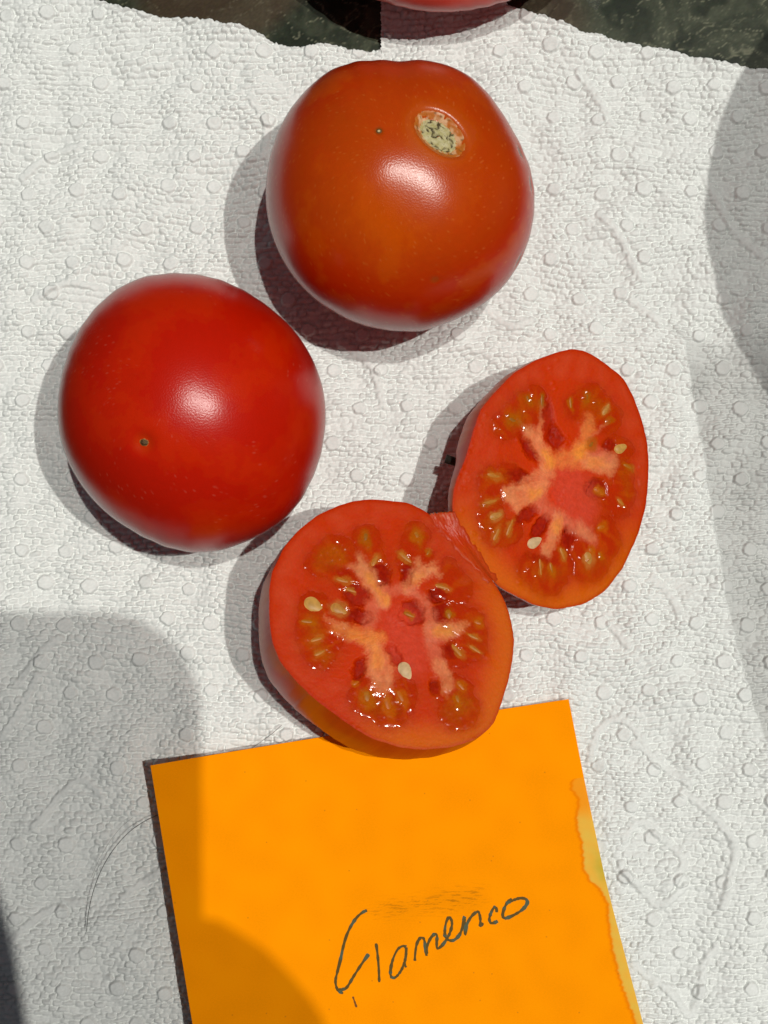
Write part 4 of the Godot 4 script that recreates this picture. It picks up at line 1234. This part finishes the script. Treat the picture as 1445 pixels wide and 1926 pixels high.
	for side in 2:
		for i in n:
			var along: Vector3 = (a[n - 1] - a[0]).normalized()
			var ta := along.cross(na).normalized()
			ta = ta if ta.dot(nb_at - na_at) > 0.0 else -ta
			var tb := along.cross(nb).normalized()
			tb = tb if tb.dot(ta) > 0.0 else -tb
			var far := (1.0 + 0.5 * noise.get_noise_2d(i * 0.25, 70.0)) * (0.25 + 0.75 * smoothstep(0.0, 7.0, i))
			var line := smooth([a[i] - ta * 1.7 * far - na * 0.7, a[i] - ta * 0.6 * far + na * 0.05, a[i].lerp(b[i], 0.15) + na * 0.12, a[i].lerp(b[i], 0.5) + (na + nb) * 0.12, a[i].lerp(b[i], 0.85) + nb * 0.10, b[i] + tb * 0.6 * far + nb * 0.05, b[i] + tb * 1.7 * far - nb * 0.7], 6)
			for j in across + 1:
				var w := float(j) / across
				var f := w * (line.size() - 1)
				var p: Vector3 = line[int(f)].lerp(line[mini(int(f) + 1, line.size() - 1)], f - floorf(f))
				var rough := 0.16 * fine.get_noise_2d(i * 0.3, j * 0.5) * smoothstep(1.0, 0.2, float(i) / n) * sin(w * PI)
				if i == 0:
					p += along * 0.5 * fine.get_noise_2d(j * 0.6, 5.0)
				rough += 0.05 * noise.get_noise_2d(i * 0.15 + 9.0, j * 0.2) * smoothstep(0.15, 0.5, absf(w - 0.5) * 2.0)
				pts.append(p - base + (na + nb) * 0.5 * (rough - (1.6 * sin(PI * w) + 0.25 if side else 0.0)))
				var g := fine.get_noise_2d(i * 0.3 + 40.0, j * 0.5)
				var q := float(i) / n
				var c := Color(0.56, 0.036, 0.006).lerp(Color(0.64, 0.12, 0.05), smoothstep(-0.1, 0.5, g) * smoothstep(0.35, 0.0, q) * sin(w * PI))
				c = c.lerp(Color(0.58, 0.065, 0.010), smoothstep(0.3, 0.7, q) * (0.6 + 0.5 * g))
				colors.append(c if side == 0 else Color(0.45, 0.02, 0.006))
	var tri := grid_triangles(n, across + 1, false, false)
	var under := grid_triangles(n, across + 1, false, true)
	var off := n * (across + 1)
	for k in under.size():
		tri.append(under[k] + off)
	for i in n - 1:
		for j in [0, across]:
			var p: int = i * (across + 1) + j
			var q: int = p + across + 1
			tri.append_array([p, q, p + off, q, q + off, p + off])
	for j in across:
		for i in [0, n - 1]:
			var p: int = i * (across + 1) + j
			tri.append_array([p, p + off, p + 1, p + 1, p + off, p + 1 + off])
	var flesh := bumped(mat(Color(1, 1, 1), 0.34, 0.25, true), grain(0.03, 91, 3), 0.02, 0.12)
	flesh.subsurf_scatter_enabled = true
	flesh.subsurf_scatter_strength = 0.3
	part("torn_flesh", build(pts, tri, colors), flesh, t)
	# the cut-off stalk that sticks out behind the farther half
	var s := Vector3(11.537,9.000,-8.415) - base
	part("stem_stub", tube([s + Vector3(3.5, 0.2, 0.6), s + Vector3(1.0, 0.3, 0.1), s + Vector3(-0.7, 0.5, -0.45)], [0.85, 0.75, 0.8], 9), mat(Color(0.016, 0.012, 0.006), 0.8), t)


# ---------------------------------------------------------------- small things
func hairs() -> void:
	var dark := mat(Color(0.012, 0.010, 0.009), 0.45)
	var o := part("hair", tube(smooth([Vector3(-53.047,0.600,74.940), Vector3(-52.698,1.100,71.840), Vector3(-51.938,1.300,68.244), Vector3(-50.556,1.300,64.310), Vector3(-48.411,1.300,60.558), Vector3(-45.782,1.300,57.552), Vector3(-43.424,1.300,55.766), Vector3(-41.061,1.300,54.543), Vector3(-38.276,0.900,53.469)], 8), [0.03, 0.058, 0.058, 0.058], 6), dark, self)
	tag(o, "curved dark hair running under the left edge of the orange note", "hair")
	var p := part("hair", tube(smooth([Vector3(-26.915,0.800,45.550), Vector3(-24.449,0.800,43.089), Vector3(-22.169,0.800,41.385), Vector3(-20.077,0.800,39.868), Vector3(-18.365,0.800,38.351)], 6), [0.034], 6), dark, self)
	tag(p, "short straight hair on the towel below the nearer cut half", "hair")
	var q := part("hair", tube(smooth([Vector3(-52.232,0.900,65.320), Vector3(-51.026,0.900,62.504), Vector3(-49.158,0.900,59.213), Vector3(-46.998,0.900,56.484), Vector3(-44.922,0.900,54.789)], 6), [0.022], 6), mat(Color(0.10, 0.09, 0.08), 0.5), self)
	tag(q, "faint pale hair alongside the curved dark one", "hair")


func white_bowl() -> void:
	var r: float = 53.55
	var h: float = 75.00
	var profile := [Vector2(0, 0), Vector2(r * 0.45, 0), Vector2(r * 0.5, 4), Vector2(r * 0.78, h * 0.35), Vector2(r * 0.95, h * 0.75), Vector2(r, h), Vector2(r - 1.5, h + 1.0), Vector2(r - 3.0, h), Vector2(r * 0.92, h * 0.75), Vector2(r * 0.75, h * 0.37), Vector2(r * 0.46, 8), Vector2(0.01, 7)]
	var line := smooth(profile, 5)
	var sides := 96
	var pts := PackedVector3Array()
	for p in line:
		for j in sides:
			var a := TAU * j / sides
			pts.append(Vector3(cos(a) * p.x, maxf(p.y, 0.0), sin(a) * p.x))
	var t := thing("bowl", "plain white bowl beside the towel, its rim shading the right edge", "bowl", Vector3(139.772,0.000,-55.086) - Vector3(0, 1.3, 0))
	part("bowl_body", build(pts, grid_triangles(line.size(), sides, true, false)), mat(Color(0.75, 0.75, 0.73), 0.3), t)


func phone_and_hand() -> void:
	# the phone that takes the picture, seen only by its shadow, and the hand that holds it
	var u := Vector3(0.00000,0.05234,-0.99863)
	var n := Vector3(0.00000,0.99863,0.05234)
	var corner := Vector3(10.476,282.806,-8.003)
	var t := Node3D.new()
	t.name = "phone"
	t.set_meta("label", "dark phone held above the towel, its shadow on the lower left")
	t.set_meta("category", "phone")
	add_child(t, true)
	t.transform = Transform3D(Basis(Vector3.RIGHT, u, n), corner * MM)
	var w := 72.0
	var h := 147.0
	var c := 18.0
	var outline := PackedVector2Array()
	for q in [[Vector2(-c, -c), 0.0], [Vector2(-w + c, -c), 90.0], [Vector2(-w + c, -h + c), 180.0], [Vector2(-c, -h + c), 270.0]]:
		for k in 9:
			var a := deg_to_rad(q[1] + k * 11.25)
			outline.append((q[0] + Vector2(cos(a), sin(a)) * c) * MM)
	var body := CSGPolygon3D.new()
	body.name = "phone_body"
	body.polygon = outline
	body.depth = 0.0078
	body.material = mat(Color(0.03, 0.03, 0.035), 0.3)
	t.add_child(body)
	body.position = Vector3(0, 0, 0.0078)
	var hand := Node3D.new()
	hand.name = "person"
	hand.set_meta("label", "hand and dark sleeve holding the phone above the towel")
	hand.set_meta("category", "person")
	add_child(hand, true)
	hand.transform = t.transform
	var skin := mat(Color(0.55, 0.33, 0.24), 0.5)
	part("hand", tube(smooth([Vector3(-16, -55, 24), Vector3(-7, -68, 25), Vector3(0, -86, 24), Vector3(4, -115, 22), Vector3(2, -165, 24)], 6), [3.0, 5.0, 7.0, 9.0, 11.0, 12.0, 13.0, 13.5, 14.0, 14.5, 15.0, 15.0, 15.0], 20, 1.9), skin, hand)
	for k in 4:
		var y := -84.0 - 19.0 * k
		part("finger", tube(smooth([Vector3(6, y - 8, 18), Vector3(9, y, 8), Vector3(2, y + 4, -1.5 + 9.0), Vector3(-2, y + 5, 9.5)], 4), [9.0, 8.5, 8.0, 7.5, 7.0, 7.0, 6.5, 6.0, 6.0, 5.5, 5.5, 5.0, 4.0], 12, 0.9), skin, hand)
	part("sleeve", tube(smooth([Vector3(-2, -150, 24), Vector3(0, -220, 40), Vector3(10, -330, 70)], 6), [32.0, 36.0, 38.0, 40.0, 42.0, 44.0, 46.0, 46.0, 46.0, 46.0, 46.0, 46.0, 46.0], 20), mat(Color(0.04, 0.045, 0.06), 0.9), hand)
